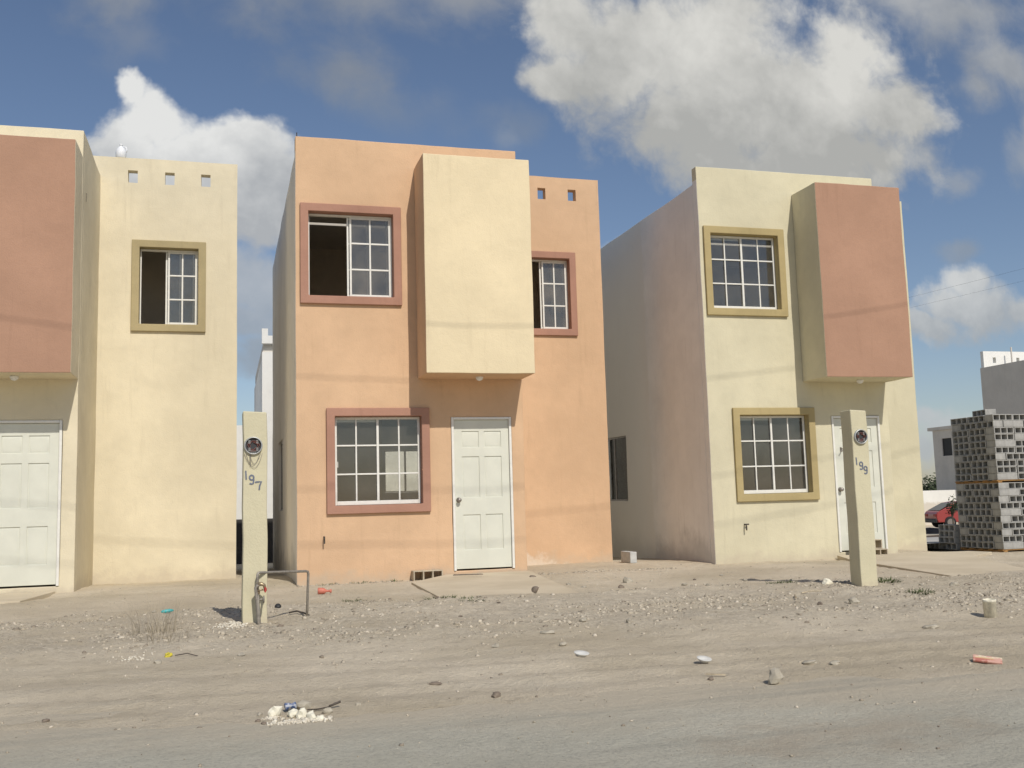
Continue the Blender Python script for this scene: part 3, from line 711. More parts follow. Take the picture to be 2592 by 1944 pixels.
# ------------------------------------------------------------------ water standpipe in front of post 197
sp_ = thing('standpipe', 'rusty steel water pipe loop with a tap in front of post 197', 'water pipe', (.263, -5.06, 0))
b = MB(); q = .45
b.tube([(0, 0, .30), (0, 0, .455), (.004, .004, .470), (.02, .016, .475), (.20, .19, .462), (.43, .40, .446), (.448, .418, .44), (.453, .423, .42), (.447, .45, .2), (.44, .52, -.1)], .0115, 10)
b.build('pipe', GALV, sp_, smooth=True)
b = MB(); b.tube([(.02, -.05, -.1), (.006, -.05, .1), (-.012, -.05, .32), (-.016, -.05, .355), (0, -.05, .375), (.03, -.05, .385)], .014, 10); b.build('riser', GALV, sp_, smooth=True)
b = MB(); b.tube([(.02, -.05, -.1), (.012, -.05, .12), (.002, -.05, .26), (0, -.03, .31)], .0125, 10); b.build('riser', GALV, sp_, smooth=True)
for zz, xx in ((.375, 0), (.25, .004)):
    pass
b = MB(); b.lathe([(.014, 0), (.02, .004), (.02, .03), (.014, .034)], (0, -.03, .30), (0, 0, 1), 10); b.tube([(.0, -.05, .385), (.03, -.052, .385), (.052, -.055, .375), (.06, -.056, .345)], [.015, .016, .014, .012], 10); b.tube([(-.005, -.05, .33), (.02, -.05, .335), (.045, -.052, .338)], .007, 8)
tp = b.build('tap', BRASS, sp_, smooth=True)
b = MB(); b.box(.054, .068, -.085, -.03, .315, .36); b.box(.048, .074, -.062, -.05, .325, .35); b.build('tap_handle', REDP, tp, bevel=.004)
b = MB(); b.tube([(.0, -.05, .255), (.03, -.05, .258), (.045, -.05, .258)], .009, 8); b.lathe([(.018, 0), (.032, .003), (.032, .011), (.018, .014)], (.043, -.05, .258), (1, 0, 0), 12); b.build('valve_wheel', GALV, sp_, smooth=True)

# ------------------------------------------------------------------ concrete blocks
KS = 1.155; KC_ = Vector((0, -13.953, 1.015))     # the stack stands clear of the cream house, on slightly lower ground
def KP(p): return KC_ + (Vector(p) - KC_) * KS
def block_mesh(matl, l=.39, d=.19, h=.105):
    """hollow block lying on its side: three square cells open to the front (-Y) and back"""
    b = MB(); e = .021; cw = (l - 4 * e) / 3
    hs = [(e + i * (cw + e), e + i * (cw + e) + cw, .014, h - .014) for i in range(3)]
    b.panel((-l / 2, -d / 2, 0), (1, 0, 0), (0, 0, 1), l, h, hs, d)
    o = b.build('concrete_block', matl, bevel=.004, segs=1); return o
def block_at(src, loc, rot, label, group=None):
    c = src.copy(); S.collection.objects.link(c); c.location = loc
    if group or 'on top of the tall' in label: c.location = KP(loc); c.scale = (KS, KS, KS)
    c.rotation_euler = rot; c.name = 'concrete_block'
    tag(c, label, 'concrete block', group)
    return c
proto = block_mesh(BLOCK); proto_t = block_mesh(BLOCK_T, .41, .19, .145); proto_l = block_mesh(plain('pale_concrete_block', (.52, .52, .49), .95, .1, .15, 14, 0, .5), .39, .17, .11)
def plain_block():
    b = MB(); l, d, h = .39, .19, .105; e = .028; cw = (l - 4 * e) / 3
    b.panel((-l / 2, -d / 2, h), (1, 0, 0), (0, 1, 0), l, d, [(e + i * (cw + e), e + i * (cw + e) + cw, e, d - e) for i in range(3)], h)
    return b.build('concrete_block', BLOCK, bevel=.004, segs=1)
proto_p = plain_block()
block_at(proto_t, (2.665, -.11, gz(2.665, -.11) - .012), (0, 0, R(-1)), 'dusty three-hole concrete block lying against the orange wall left of its door')
block_at(proto_l, (6.06, 1.06, gz(6.07, 1.0) + .084), Matrix(((0, 0, 1), (1, 0, 0), (0, 1, 0))).to_euler(), 'pale concrete block with its plain end facing out in the gap beside the cream house')
block_at(proto_t, (9.715, -.14, gz(9.8, -.14)), (0, 0, R(2)), 'concrete block on the ground under another at the cream house door')
block_at(proto_t, (9.63, -.13, gz(9.8, -.14) + .147), (0, 0, R(4)), 'concrete block stacked on another at the cream house door')
SX, SY = 11.935, -.395
SZ = 1.015 + (gz(14.0, 2.0) - 1.015) / KS - .004
hb = .106
gl = 'grey hollow concrete block in the tall two-pallet stack right of the cream house'
gg = 'blocks of the tall stack'
jit = lambda s_=.006: rnd.uniform(-s_, s_)
def pallet(x0, x1, y0, y1, z, label):
    p = thing('pallet', label, 'pallet', KP((0, 0, 0))); p.scale = (KS, KS, KS); n = 5
    b = MB()
    for k in range(n):
        a = y0 + (y1 - y0 - .1) * k / (n - 1); b.box(x0 - .02, x1, a, a + .1, z + .026, z + .042)
    b.build('deck_board', PALLET, p)
    b = MB()
    for k in range(3):
        a = x0 + (x1 - x0 - .08) * k / 2; b.box(a, a + .08, y0, y1, z, z + .025)
    b.build('runner', PALLET, p)
pallet(SX, SX + 1.2, SY, SY + .98, SZ, 'low wooden pallet on the ground under the tall block stack')
z = SZ + .045
for r_, ty in enumerate(['A', 'B', 'A', 'A', 'C', 'A', 'B', 'A', 'A', 'C', 'B', 'A', 'B', 'A', 'C', 'B', 'A', 'B', 'A', 'C'][::-1]):
    if r_ == 10:
        pallet(SX, SX + 1.2, SY, SY + .98, z, 'orange brown wooden pallet halfway up the tall block stack'); z += .045
    fx0 = SX + (.197 if ty == 'B' else 0)
    for i in range(3):
        pl = (ty == 'C' and i == 0) or rnd.random() < .13
        block_at(proto_p if pl else proto, (fx0 + .197 + i * .398 + jit(), SY + .096 + jit(), z), (0, 0, jit(.02)), gl, gg)
    ly0 = SY + (0 if ty == 'B' else .198)
    for i in range(2):
        if ly0 + .394 + i * .397 < SY + 1.02:
            block_at(proto, (SX + .096 + jit(.008), ly0 + .197 + i * .397, z), (0, 0, R(90) + jit(.02)), gl, gg)
    if ty == 'B': block_at(proto, (SX + .197 + jit(), SY + .794 + .097, z), (0, 0, jit(.02)), gl, gg)
    z += hb
# leftover row on top and a lower stack behind
block_at(proto, (SX + .23, SY + .45, z), (0, 0, R(80)), 'concrete block lying loose on top of the tall stack')
gl2, gg2 = 'grey hollow concrete block in the low stack behind the tall stack', 'blocks of the low stack'
zb = SZ - .005
for r_ in range(4):
    for i in range(1 if r_ > 0 else 2):
        block_at(proto, (SX + .10 + jit(.02), .72 + .197 + i * .397, zb + r_ * hb), (0, 0, R(90) + jit(.04)), gl2, gg2)
bpy.data.objects.remove(proto_p)
bpy.data.objects.remove(proto); bpy.data.objects.remove(proto_t); bpy.data.objects.remove(proto_l)

# ------------------------------------------------------------------ gravel, crumbs, stones
def stones_mesh(name, pts, mat_, seed):
    """many small angular stones in one mesh; pts: (x, y, z, r); a per-stone tone attribute"""
    rg = np.random.RandomState(seed); n = len(pts); pts = np.asarray(pts)
    base = np.array([(1, 0, 0), (-1, 0, 0), (0, 1, 0), (0, -1, 0), (0, 0, 1), (0, 0, -1)], float)
    base = np.concatenate([base, np.array([(x, y, z_) for x in (-1, 1) for y in (-1, 1) for z_ in (-1, 1)]) * .66])
    tri = []
    # convex hull of octahedron + cube corners: 24 triangles
    for ci, c in enumerate(base[6:]):
        ax = [0 if c[0] > 0 else 1, 2 if c[1] > 0 else 3, 4 if c[2] > 0 else 5]
        for a, q in ((0, 1), (1, 2), (2, 0)):
            t_ = [6 + ci, ax[a], ax[q]]
            nrm = np.cross(base[t_[1]] - base[t_[0]], base[t_[2]] - base[t_[0]])
            if nrm @ (base[t_].sum(0)) < 0: t_ = [t_[0], t_[2], t_[1]]
            tri.append(t_)
    tri = np.array(tri); k = len(base)
    sc_ = rg.uniform(.6, 1.35, (n, 1, 3)) * np.array([1, 1, .7]); jitv = rg.uniform(.72, 1.2, (n, k, 1))
    an = rg.uniform(0, 6.28, n); tl = rg.uniform(-.5, .5, n)
    v = base[None] * jitv * sc_ * pts[:, None, 3:4]
    ct, st = np.cos(tl)[:, None], np.sin(tl)[:, None]
    v = np.stack([v[..., 0] * ct - v[..., 2] * st, v[..., 1], v[..., 0] * st + v[..., 2] * ct], -1)
    ca_, sa_ = np.cos(an)[:, None], np.sin(an)[:, None]
    v = np.stack([v[..., 0] * ca_ - v[..., 1] * sa_, v[..., 0] * sa_ + v[..., 1] * ca_, v[..., 2]], -1) + pts[:, None, :3]
    f = (tri[None] + (np.arange(n) * k)[:, None, None]).reshape(-1, 3)
    me = bpy.data.meshes.new(name); v = v.reshape(-1, 3)
    me.vertices.add(len(v)); me.vertices.foreach_set('co', v.ravel())
    me.loops.add(f.size); me.loops.foreach_set('vertex_index', f.ravel())
    me.polygons.add(len(f)); me.polygons.foreach_set('loop_start', np.arange(0, f.size, 3)); me.polygons.foreach_set('loop_total', np.full(len(f), 3))
    a = me.attributes.new('tone', 'FLOAT', 'POINT'); a.data.foreach_set('value', np.repeat(rg.rand(n), k).astype(np.float32))
    me.update(calc_edges=True); me.materials.append(mat_)
    o = bpy.data.objects.new(name, me); S.collection.objects.link(o); return o
gv = Mat('gravel', .95, .1); av = gv.n('ShaderNodeAttribute', attribute_name='tone')
cr_ = gv.n('ShaderNodeValToRGB'); gv.l(av.outputs['Fac'], cr_.inputs[0]); el = cr_.color_ramp.elements
el[0].position = 0; el[0].color = (.23, .195, .15, 1); el[1].position = 1; el[1].color = (.62, .555, .44, 1)
for p_, c_ in ((.35, (.42, .365, .275, 1)), (.75, (.54, .475, .365, 1)), (.93, (.64, .57, .45, 1))):
    e_ = el.new(p_); e_.color = c_
gv.color(gv.mix(gv.math('MULTIPLY', gv.noise(40, 3), .3), cr_.outputs[0], (.36, .31, .235)))
rg = np.random.RandomState(5)
def scatter(n, x0, x1, y0, y1, keep, rlo, rhi, pw=2.5, sink=-.12):
    x = rg.uniform(x0, x1, n); y = rg.uniform(y0, y1, n); m_ = rg.rand(n) < keep(x, y); x, y = x[m_], y[m_]
    r_ = rlo + (rhi - rlo) * rg.rand(len(x)) ** pw
    return np.stack([x, y, height(x, y) + r_ * sink, r_], 1)
onpath = lambda x, y: ((x > 2.2) & (x < 3.85) & (y > -4) & (y < 0)) | ((x < -2.2) & (y > -1)) | ((x > 7.9 + .45 * np.clip(y + 5.3, 0, 9)) & (x < 9.3 + .45 * np.clip(y + 5.3, 0, 9)) & (y > -5.4))
A_ = scatter(52000, -3, 9.5, -7.6, -2.2, lambda x, y: np.clip(gravel_mask(x, y) * (.06 + 2.6 * np.clip(fbm(x * 1.3, y * 1.3, 3, 77) + .12, 0, 1)), 0, 1) * ~onpath(x, y), .004, .024, 3.2)
B_ = scatter(9000, -3, 10, -10.4, .6, lambda x, y: np.where(onpath(x, y), .04, .30), .003, .014, 3)
E_ = scatter(2600, .5, 9, -7.3, -3.2, lambda x, y: np.clip(fbm(x * 1.1, y * 1.1, 3, 55) * 2.2 + .1, 0, .6) * ~onpath(x, y), .008, .022, 2)
C_ = scatter(900, -2.5, 7, -10.4, -8.0, lambda x, y: .5, .003, .012, 3)
C_[:, 2] = np.maximum(C_[:, 2], -.018)
D_ = scatter(1500, .915, 6.4, -.25, .02, lambda x, y: .6 * ~onpath(x, y), .006, .03, 3)
tag(stones_mesh('gravel', np.concatenate([A_, B_, C_, D_, E_]), gv.m, 3), kind='stuff')

pm = Mat('plaster_crumb', .95, .1); pm.color(pm.mix(pm.ramp(pm.noise(30, 3), .3, .7), (.58, .52, .41), (.76, .71, .59)))
cr1 = []
for i in range(650):
    x, y = min(.50, max(.2, rnd.gauss(.37, .075))), rnd.gauss(-8.79, .022); r_ = rnd.uniform(.002, .009) * (1 if rnd.random() < .85 else 1.7); cr1.append((x, y, max(gz(x, y), -.02) + r_ * .3, r_))
for i in range(120):
    x, y = rnd.gauss(.225, .02), rnd.gauss(-8.69, .02); r_ = rnd.uniform(.002, .007); cr1.append((x, y, max(gz(x, y), -.02) + r_ * .3, r_))
tag(stones_mesh('plaster_crumbs', cr1, pm.m, 8), kind='stuff')
cr2 = []
for i in range(260):
    x, y = rnd.gauss(.06, .07), -5.02 + (rnd.gauss(0, .12)); r_ = rnd.uniform(.003, .013); cr2.append((x, y, gz(x, y) + r_ * .3, r_))
for i in range(70):
    x, y = rnd.gauss(-.62, .07), -6.38 + rnd.gauss(0, .06); r_ = rnd.uniform(.003, .011); cr2.append((x, y, gz(x, y) + r_ * .3, r_))
tag(stones_mesh('plaster_crumbs', cr2, pm.m, 9), kind='stuff')

def rock(x, y, r, matl, label, seed, flat=.7, rot=0, name='stone', cat='stone', group=None, sink=.35, dz=0):
    b = MB(); b.rock((0, 0, 0), r, seed, flat); o = b.build(name, matl)
    rr = r if isinstance(r, (int, float)) else r[2]
    hz = rr * (flat if isinstance(r, (int, float)) else 1)
    o.location = (x, y, max(gz(x, y), -.02) + hz * sink + dz); o.rotation_euler = (0, 0, rot); tag(o, label, cat, group); return o
# white plaster rubble heap on the road edge
def lump(x, y, r, label, seed, matl=PLASTER, sink=.55, rot=0):
    rock(x, y, r, matl, label, seed, rot=rot, name='plaster_lump', cat='rubble', sink=sink)
lump(.245, -8.66, (.034, .021, .029), 'oval white plaster lump at the left end of the rubble heap', 1, rot=.5, sink=.8)
lump(.325, -8.70, (.024, .02, .026), 'cream plaster lump in front of the blue can', 12)
lump(.368, -8.72, (.026, .022, .036), 'tallest pointed plaster lump in the middle of the rubble heap', 3, rot=1)
lump(.410, -8.76, (.027, .022, .026), 'sharp white plaster lump at the front right of the heap', 14, rot=2)
lump(.452, -8.79, (.020, .018, .015), 'small white plaster lump at the right foot of the heap', 5)
rock(.497, -8.68, (.027, .02, .016), STONE, 'low sandy stone right of the plaster heap under the stick', 6, sink=.55)
b = MB()
prof = [(.016, 0), (.019, .002), (.0195, .022), (.016, .036), (.0195, .052), (.017, .056)]
b.lathe(prof, (0, 0, 0), (1, .15, .12), 14)
canm = Mat('blue_can_print', .5, .3); canm.color(canm.mix(canm.ramp(canm.noise(50, 3, .6), .46, .60), (.06, .10, .22), (.42, .44, .48)))
o = b.build('can', canm.m, smooth=False); o.location = (.292, -8.60, .018)
for v in o.data.vertices: v.co.z *= 1 - .3 * math.sin(v.co.x * 60) ** 2; v.co.z += .004 * math.sin(v.co.x * 90 + v.co.y * 70)
tag(o, 'crushed blue and white can lying behind the plaster heap', 'can')
rock(.385, -8.58, (.042, .03, .026), STONE, 'sand coloured lump behind the heap beside the blue can', 17, sink=.5)
b = MB(); b.tube([(0, 0, 0), (.05, .004, -.002), (.1, .012, .002), (.165, .02, .022)], [.003, .004, .0035, .003], 7); b.tube([(.11, .014, .006), (.168, .021, .024)], .0062, 7)
o = b.build('stick', STICK, smooth=True); o.location = (.40, -8.64, .004); tag(o, 'dark charred stick lying right of the blue can', 'stick')
# stones that stand out on the dirt
rock(2.905, -8.86, (.046, .038, .048), STONE, 'largest pale angular stone at the road edge on the right', 21, rot=.6, sink=.7)
rock(2.62, -8.66, (.018, .016, .013), STONE_D, 'small brown stone left of the largest pale stone', 22)
rock(1.38, -8.64, (.024, .018, .017), STONE_D, 'dark lone stone lying at the centre of the road edge', 23)
rock(1.135, -8.22, (.038, .013, .010), STONE_D, 'flat dark brown chip on the dirt left of centre', 24, rot=-.3)
rock(4.68, -2.40, (.06, .05, .055), STONE, 'greyish stone on the dirt before the cream house side wall', 25)
rock(4.35, -3.0, (.035, .03, .025), STONE_D, 'brown stone lying left of the greyish stone', 26)
rock(3.16, -3.55, (.04, .036, .036), STONE_D, 'round brown stone sitting on the orange house concrete walk', 27, dz=.03)
rock(3.86, -1.15, (.05, .04, .03), STONE_D, 'small dark stone on the dirt right of the orange house walk', 28)
rock(6.10, -4.45, (.06, .045, .04), PLASTER, 'white plaster lump at the left foot of post 199', 29, cat='rubble', name='plaster_lump')
rock(6.9, -5.4, (.05, .035, .03), STONE, 'pale stone on the gravel right of post 199', 30)
rock(5.2, -6.25, (.055, .04, .04), STONE, 'tilted pale slab stone on the gravel left of the pipe stub', 31)
rock(2.32, -6.62, (.05, .03, .02), STONE, 'flat stone on the gravel band in the middle', 32)
rock(-.86, -8.3, (.02, .016, .012), STONE_D, 'small dark stone at the left road edge', 34)
rock(.155, -8.72, (.013, .010, .009), STONE_D, 'brown pebble left of the plaster heap', 35)
rock(.185, -8.78, (.015, .011, .010), STONE_D, 'brown pebble nearest the left end of the plaster heap', 36)
rock(.17, -8.62, (.014, .013, .011), STONE, 'grey pebble behind the left end of the plaster heap', 37)
rock(.66, -8.6, (.014, .01, .008), STONE, 'pale pebble beyond the stick end', 38)
for i in range(45):
    x, y = rnd.uniform(-2.2, 8), rnd.uniform(-7.6, -2.2)
    if onpath(np.array([x]), np.array([y]))[0]: continue
    r_ = rnd.uniform(.018, .036); c = rnd.choice([STONE, STONE, STONE_D])
    rock(x, y, (r_, r_ * rnd.uniform(.6, .9), r_ * rnd.uniform(.4, .8)), c, 'small loose stone lying on the bare dirt in front of the houses', 100 + i, rot=rnd.uniform(0, 6), group='small loose stones on the dirt')

# ------------------------------------------------------------------ litter
b = MB(); b.lathe([(.055, 0), (.062, .02), (.06, .10), (.05, .13), (.022, .17), (.020, .22), (.036, .235), (.036, .262), (.01, .266)], (0, 0, 0), (1, -.12, -.05), 16)
o = b.build('bottle', REDPL, smooth=True); o.location = (1.03, -1.93, gz(1.1, -1.93) + .038); o.scale = (.6, .6, .6); tag(o, 'faded red plastic bottle lying before the orange wall', 'bottle')
b = MB(); b.lathe([(.012, 0), (.03, .03), (.034, .06), (.034, .15), (.024, .19), (.012, .22)], (0, 0, 0), (1, .1, .08), 12)
o = b.build('bottle', TEAL, smooth=True); o.location = (-.59, -3.5, gz(-.5, -3.5) + .018); o.scale = (.52, .52, .52); tag(o, 'turquoise plastic bottle lying on dirt left of post 197', 'bottle')
b = MB(); b.box(-.045, .045, -.02, .02, 0, .035); b.box(-.03, .02, -.018, .018, .036, .055)
o = b.build('toy_block', YELLOW, bevel=.008); o.location = (-.37, -6.42, gz(-.37, -6.42)); o.scale = (.6, .6, .6); o.rotation_euler = (0, R(-22), R(25)); tag(o, 'small yellow plastic piece in the gravel by the dry weed', 'litter')
b = MB(); b.tube([(0, 0, 0), (.08, .01, .008), (.15, -.02, -.01)], .004, 6); o = b.build('twig', STICK); o.location = (-.33, -6.45, gz(-.3, -6.45) + .012); tag(o, 'thin twig lying beside the yellow piece', 'twig')
def plate(x, y, r, label, tilt):
    b = MB(); b.lathe([(r * .6, 0), (r * .7, .004), (r, .018), (r * .98, .021), (r * .68, .008), (r * .1, .007)], n=22)
    o = b.build('plate', WHITEP, smooth=True); o.location = (x, y, gz(x, y) + .012); o.rotation_euler = (R(tilt), R(4), 0); tag(o, label, 'plate')
plate(2.18, -7.74, .05, 'whole white foam plate lying on the dirt near the centre', 9)
plate(2.83, -8.15, .046, 'broken white foam plate beside a lath right of centre', 12)
b = MB(); b.box(-.075, .075, -.009, .009, 0, .006); b.box(-.072, .06, -.007, .005, .0062, .009); o = b.build('lath', WOOD); o.scale = (.75, .75, .75); o.location = (2.68, -8.6, gz(2.68, -8.6) + .008); o.rotation_euler = (R(2), R(3), R(-22)); tag(o, 'short pale wooden lath lying before the broken plate', 'lath')
for x, y, r_, s_, lab in ((3.40, -8.42, (.055, .03, .013), 41, 'flat grey mortar piece, left one of a pair'), (3.53, -8.49, (.04, .025, .014), 42, 'flat grey mortar piece, right one of a pair')):
    rock(x, y, r_, STONE, lab, s_, rot=.2, name='mortar_piece', cat='rubble', sink=.5)
rock(5.06, -7.4, (.07, .04, .02), STONE, 'broad mortar flake left of the pipe stub', 43, name='mortar_piece', cat='rubble', rot=.3)
cb = Mat('printed_card', .7, .3); sz_ = cb.n('ShaderNodeSeparateXYZ'); cb.l(cb.tc.outputs['Object'], sz_.inputs[0])
cc = cb.mix(cb.ramp(sz_.outputs[1], -.006, .0, 0, 1), (.46, .17, .13), (.60, .40, .2))
cc = cb.mix(cb.ramp(cb.math('ADD', sz_.outputs[1], cb.math('MULTIPLY', cb.noise(30, 3), .03)), .02, .035), cc, (.70, .60, .42))
cb.color(cb.mix(cb.ramp(cb.noise(18, 4), .45, .6), cc, (.62, .36, .28)))
b = MB(); b.box(-.115, .115, -.045, .045, 0, .020); o = b.build('carton', cb.m, bevel=.004); o.scale = (.68, .68, .68); o.location = (4.32, -8.84, gz(4.32, -8.84) + .014); o.rotation_euler = (R(24), R(6), R(-38)); tag(o, 'flattened red and yellow carton at the road edge far right', 'carton')
b = MB(); b.lathe([(.088, -.25), (.088, .185), (.092, .187), (.092, .215), (.078, .217), (.078, .195), (.004, .194)], n=22)
o = b.build('pipe_stub', PVC, smooth=False); o.scale = (.55, .55, .64); o.location = (5.77, -7.2, gz(5.77, -7.2)); o.rotation_euler = (R(2), R(-3), 0)
for p_ in o.data.polygons: p_.use_smooth = len(p_.vertices) == 4 and abs(p_.normal.z) < .5
tag(o, 'short capped cream pipe stub standing out of the dirt at right', 'pipe stub')
b = MB(); b.lathe([(.05, 0), (.055, .02), (.04, .045), (.02, .05)], n=12); o = b.build('cap', BLACK, smooth=True); o.scale = (.6, .6, .6); o.location = (.50, -3.62, gz(.5, -3.6)); o.rotation_euler = (R(50), 0, 0); tag(o, 'black plastic cap on the dirt right of post 197', 'cap')
b = MB(); b.box(-.2, .2, -.012, .012, 0, .012); b.box(-.19, .18, -.010, .010, .0121, .016); o = b.build('lath', STONE_D); o.location = (3.12, -.62, .05); o.rotation_euler = (0, 0, R(-14)); tag(o, 'thin dark strip of wood on the walk before the orange door', 'lath')
b = MB(); b.tube([(0, 0, .02), (.07, .01, .03), (.13, -.06, .015), (.17, -.16, .0)], .008, 6); o = b.build('root', STICK, smooth=True); o.location = (.56, -4.42, gz(.6, -4.4)); tag(o, 'dark bent root on the dirt by the standpipe', 'root')
for x, y, a in ((5.35, -5.3, .5), (5.28, -5.55, 1.4)):
    pass
b = MB(); b.tube([(-.12, 0, .02), (0, .01, .03), (.13, .05, .02)], .006, 6); o = b.build('stalk', WOOD); o.location = (5.36, -5.35, gz(5.36, -5.35)); tag(o, 'longer straw stalk lying on gravel left of post 199', 'stalk')
b = MB(); b.tube([(-.05, -.1, .015), (0, 0, .03), (.03, .06, .02)], .006, 6); o = b.build('stalk', WOOD); o.location = (5.02, -5.6, gz(5.0, -5.6)); tag(o, 'shorter straw stalk pointing at the camera left of post 199', 'stalk')

# ------------------------------------------------------------------ weeds
WEED = plain('weed_leaf', (.10, .125, .05), .8, .2, .35, 40); DRY = plain('dry_weed', (.40, .345, .255), .9, .1, .3, 40)
def weed(x, y, n, rad, hgt, matl, label, cat='weed', name='weed', seed=0, wd=.007, lean=.6):
    rr = random.Random(seed); b = MB()
    for i in range(n):
        a = rr.uniform(0, 6.283); d = rad * math.sqrt(rr.random()); ox, oy = d * math.cos(a), d * math.sin(a)
        ln = hgt * rr.uniform(.4, 1.1); da = a + rr.uniform(-.9, .9); le = lean * rr.uniform(.3, 1.3)
        zb = gz(x + ox, y + oy) - gz(x, y) - .01
        p = [Vector((ox, oy, zb))]
        for k in range(1, 4):
            t_ = k / 3; p.append(Vector((ox + math.cos(da) * ln * le * t_ ** 1.6, oy + math.sin(da) * ln * le * t_ ** 1.6, zb + ln * (t_ - .25 * le * t_ ** 2))))
        sd_ = Vector((-math.sin(da), math.cos(da), rr.uniform(-.3, .3))) * wd * rr.uniform(.5, 1.2)
        for k in range(3):
            w0, w1 = (1 - k / 3.2), (1 - (k + 1) / 3.2)
            b.add([p[k] - sd_ * w0, p[k] + sd_ * w0, p[k + 1] + sd_ * w1, p[k + 1] - sd_ * w1], [(0, 1, 2, 3)])
    o = b.build(name, matl); o.location = (x, y, gz(x, y)); tag(o, label, cat); return o
weed(2.12, -3.62, 130, .16, .07, WEED, 'low green weed at the left edge of the orange house walk', seed=1, lean=1.1)
weed(2.32, -4.15, 60, .12, .05, WEED, 'small green weed at the near end of the orange house walk', seed=2, lean=1.1)
weed(1.3, -3.1, 60, .13, .05, WEED, 'small green weed below the red bottle', seed=12, lean=1.2)
weed(5.82, -4.0, 90, .16, .05, WEED, 'green weed patch at the shadow left of post 199', seed=3, lean=1.0)
weed(6.75, -4.5, 150, .17, .07, WEED, 'widest green weed patch at the right foot of post 199', seed=4, lean=1.1)
weed(6.25, -5.75, 90, .14, .06, WEED, 'small green weed on gravel below post 199', seed=5, lean=1.1)
weed(8.05, -5.75, 110, .2, .06, WEED, 'green weed beside the right hand walk', seed=6, lean=1.1)
weed(-.52, -5.25, 150, .20, .30, DRY, 'tall wispy dry weed in the gravel left of post 197', 'dry weed', 'dry_weed', 7, .0022, .55)
weed(-.45, -5.75, 110, .2, .16, DRY, 'short wispy dry weed in front of the tall one', 'dry weed', 'dry_weed', 8, .0022, .9)
for i, x in enumerate((1.3, 1.75, 2.2)):
    weed(x, -.10, 45, .12, .05, WEED, ('first', 'second', 'third')[i] + ' tiny weed from the left along the orange wall foot', seed=20 + i, lean=.9)

# ------------------------------------------------------------------ buildings behind
wh = thing('house', 'white two storey house seen through the gap between yellow and orange houses', 'house', (0, 0, 0))
b = MB(); b.box(.876, 7.4, 12.0, 12.2, -.6, 4.93); b.box(.876, 1.076, 12.2, 19.1, -.6, 4.80); b.box(7.2, 7.4, 12.2, 19.1, -.6, 4.93); b.box(1.076, 7.2, 18.9, 19.1, -.6, 4.93)
b.build('wall', WHITEW, wh)
b = MB(); b.box(-6.5, 7.4, 11.985, 11.999, -.6, .755); b.build('shade_strip', plain('painted_shade', (.06, .055, .05), .9), wh)  # near-black strip added to deepen the houses' cast shadow along the wall foot
b = MB(); b.box(.90, 7.38, 12.16, 18.9, 4.931, 5.15); b.build('roof', GREYW, wh)
b = MB(); b.box(.87, 1.02, 12.0, 12.15, 5.151, 5.53); b.box(1.02, 7.4, 12.0, 12.15, 5.151, 5.35); b.build('parapet', WHITEW, wh)
b = MB(); b.box(-6.5, .872, 12.05, 12.2, -.6, 3.08); b.box(-6.5, -6.3, 12.2, 18, -.6, 3.06); b.box(-6.3, .87, 12.2, 18, 2.8, 2.95); b.build('side_wing', WHITEW, wh)

h4 = thing('house', 'tall grey house with white parapet rising above the block stack', 'house', (27.3, 0, -.45))
b = MB(); b.box(0, .2, 3.0, 17.5, -.4, 5.93); b.box(.2, 6, 3.0, 3.2, -.4, 5.93); b.box(5.8, 6, 3.2, 17.3, -.4, 5.9); b.box(.2, 5.8, 17.3, 17.5, -.4, 5.5); b.build('wall', GREYW, h4)
b = MB(); b.box(.2, 5.8, 3.2, 17.3, 5.45, 5.6); b.build('roof', GREYW, h4)
b = MB(); b.panel((.19, 17.5, 5.50), (1, 0, 0), (0, 0, 1), 5.8, 1.08, [(.42, .56, .64, .85), (1.5, 1.64, .64, .85), (2.6, 2.74, .64, .85)], .15); b.build('parapet', WHITEW, h4)
b = MB(); b.tube([(1.21, 17.2, 5.5), (1.21, 17.2, 6.7)], .03, 8); b.build('vent_pipe', GREYW, h4)

h5 = thing('house', 'distant small grey house with one dark window left of the block stack', 'house', (50.6, 44.5, -1.4))
b = MB(); b.panel((0, 5.27, -.5), (0, -1, 0), (0, 0, 1), 6.5, 6.6, [(.93, 1.97, 5.3, 6.58 - .0)], .2)
b = MB(); b.panel((0, 5.27, -.5), (0, -1, 0), (0, 0, 1), 6.5, 7.2, [(.93, 1.97, 5.3, 6.58)], .2); b.box(.201, 5.8, 5.07, 5.27, -.5, 6.7); b.box(.201, 5.8, -1.23, -1.03, -.5, 6.7); b.box(5.8, 6.0, -1.23, 5.27, -.5, 6.7); b.build('wall', GREYW, h5)
b = MB(); b.box(-.1, 6, -1.4, 5.7, 6.71, 6.95); b.build('roof', GREYW, h5)
b = MB(); b.box(.08, .1, 3.3, 4.34, 4.8, 6.08); b.build('window', BLACK, h5)

lw = MB(); lw.panel((40, 47, -2.2), (1, 0, 0), (0, 0, 1), 10.2, 3.12, [], .2)
tag(lw.build('low_wall', WHITEW), 'long low white wall behind the red car', 'wall')

# ------------------------------------------------------------------ red car
CARRED = Mat('red_car_paint', .3, .5); CARRED.color((.30, .03, .025)); CARRED.p.inputs['Coat Weight'].default_value = .5; CARRED = CARRED.m
CARGL = plain('car_glass', (.02, .022, .025), .08, .6, .05)
TYRE = plain('tyre', (.025, .025, .025), .9); TAIL = plain('tail_lamp', (.25, .01, .01), .2)
car = thing('car', 'parked red hatchback half hidden by the block stack', 'car', (37.9, 31.6, gz(37.9, 31.6) + .02), R(-14))
b = MB()
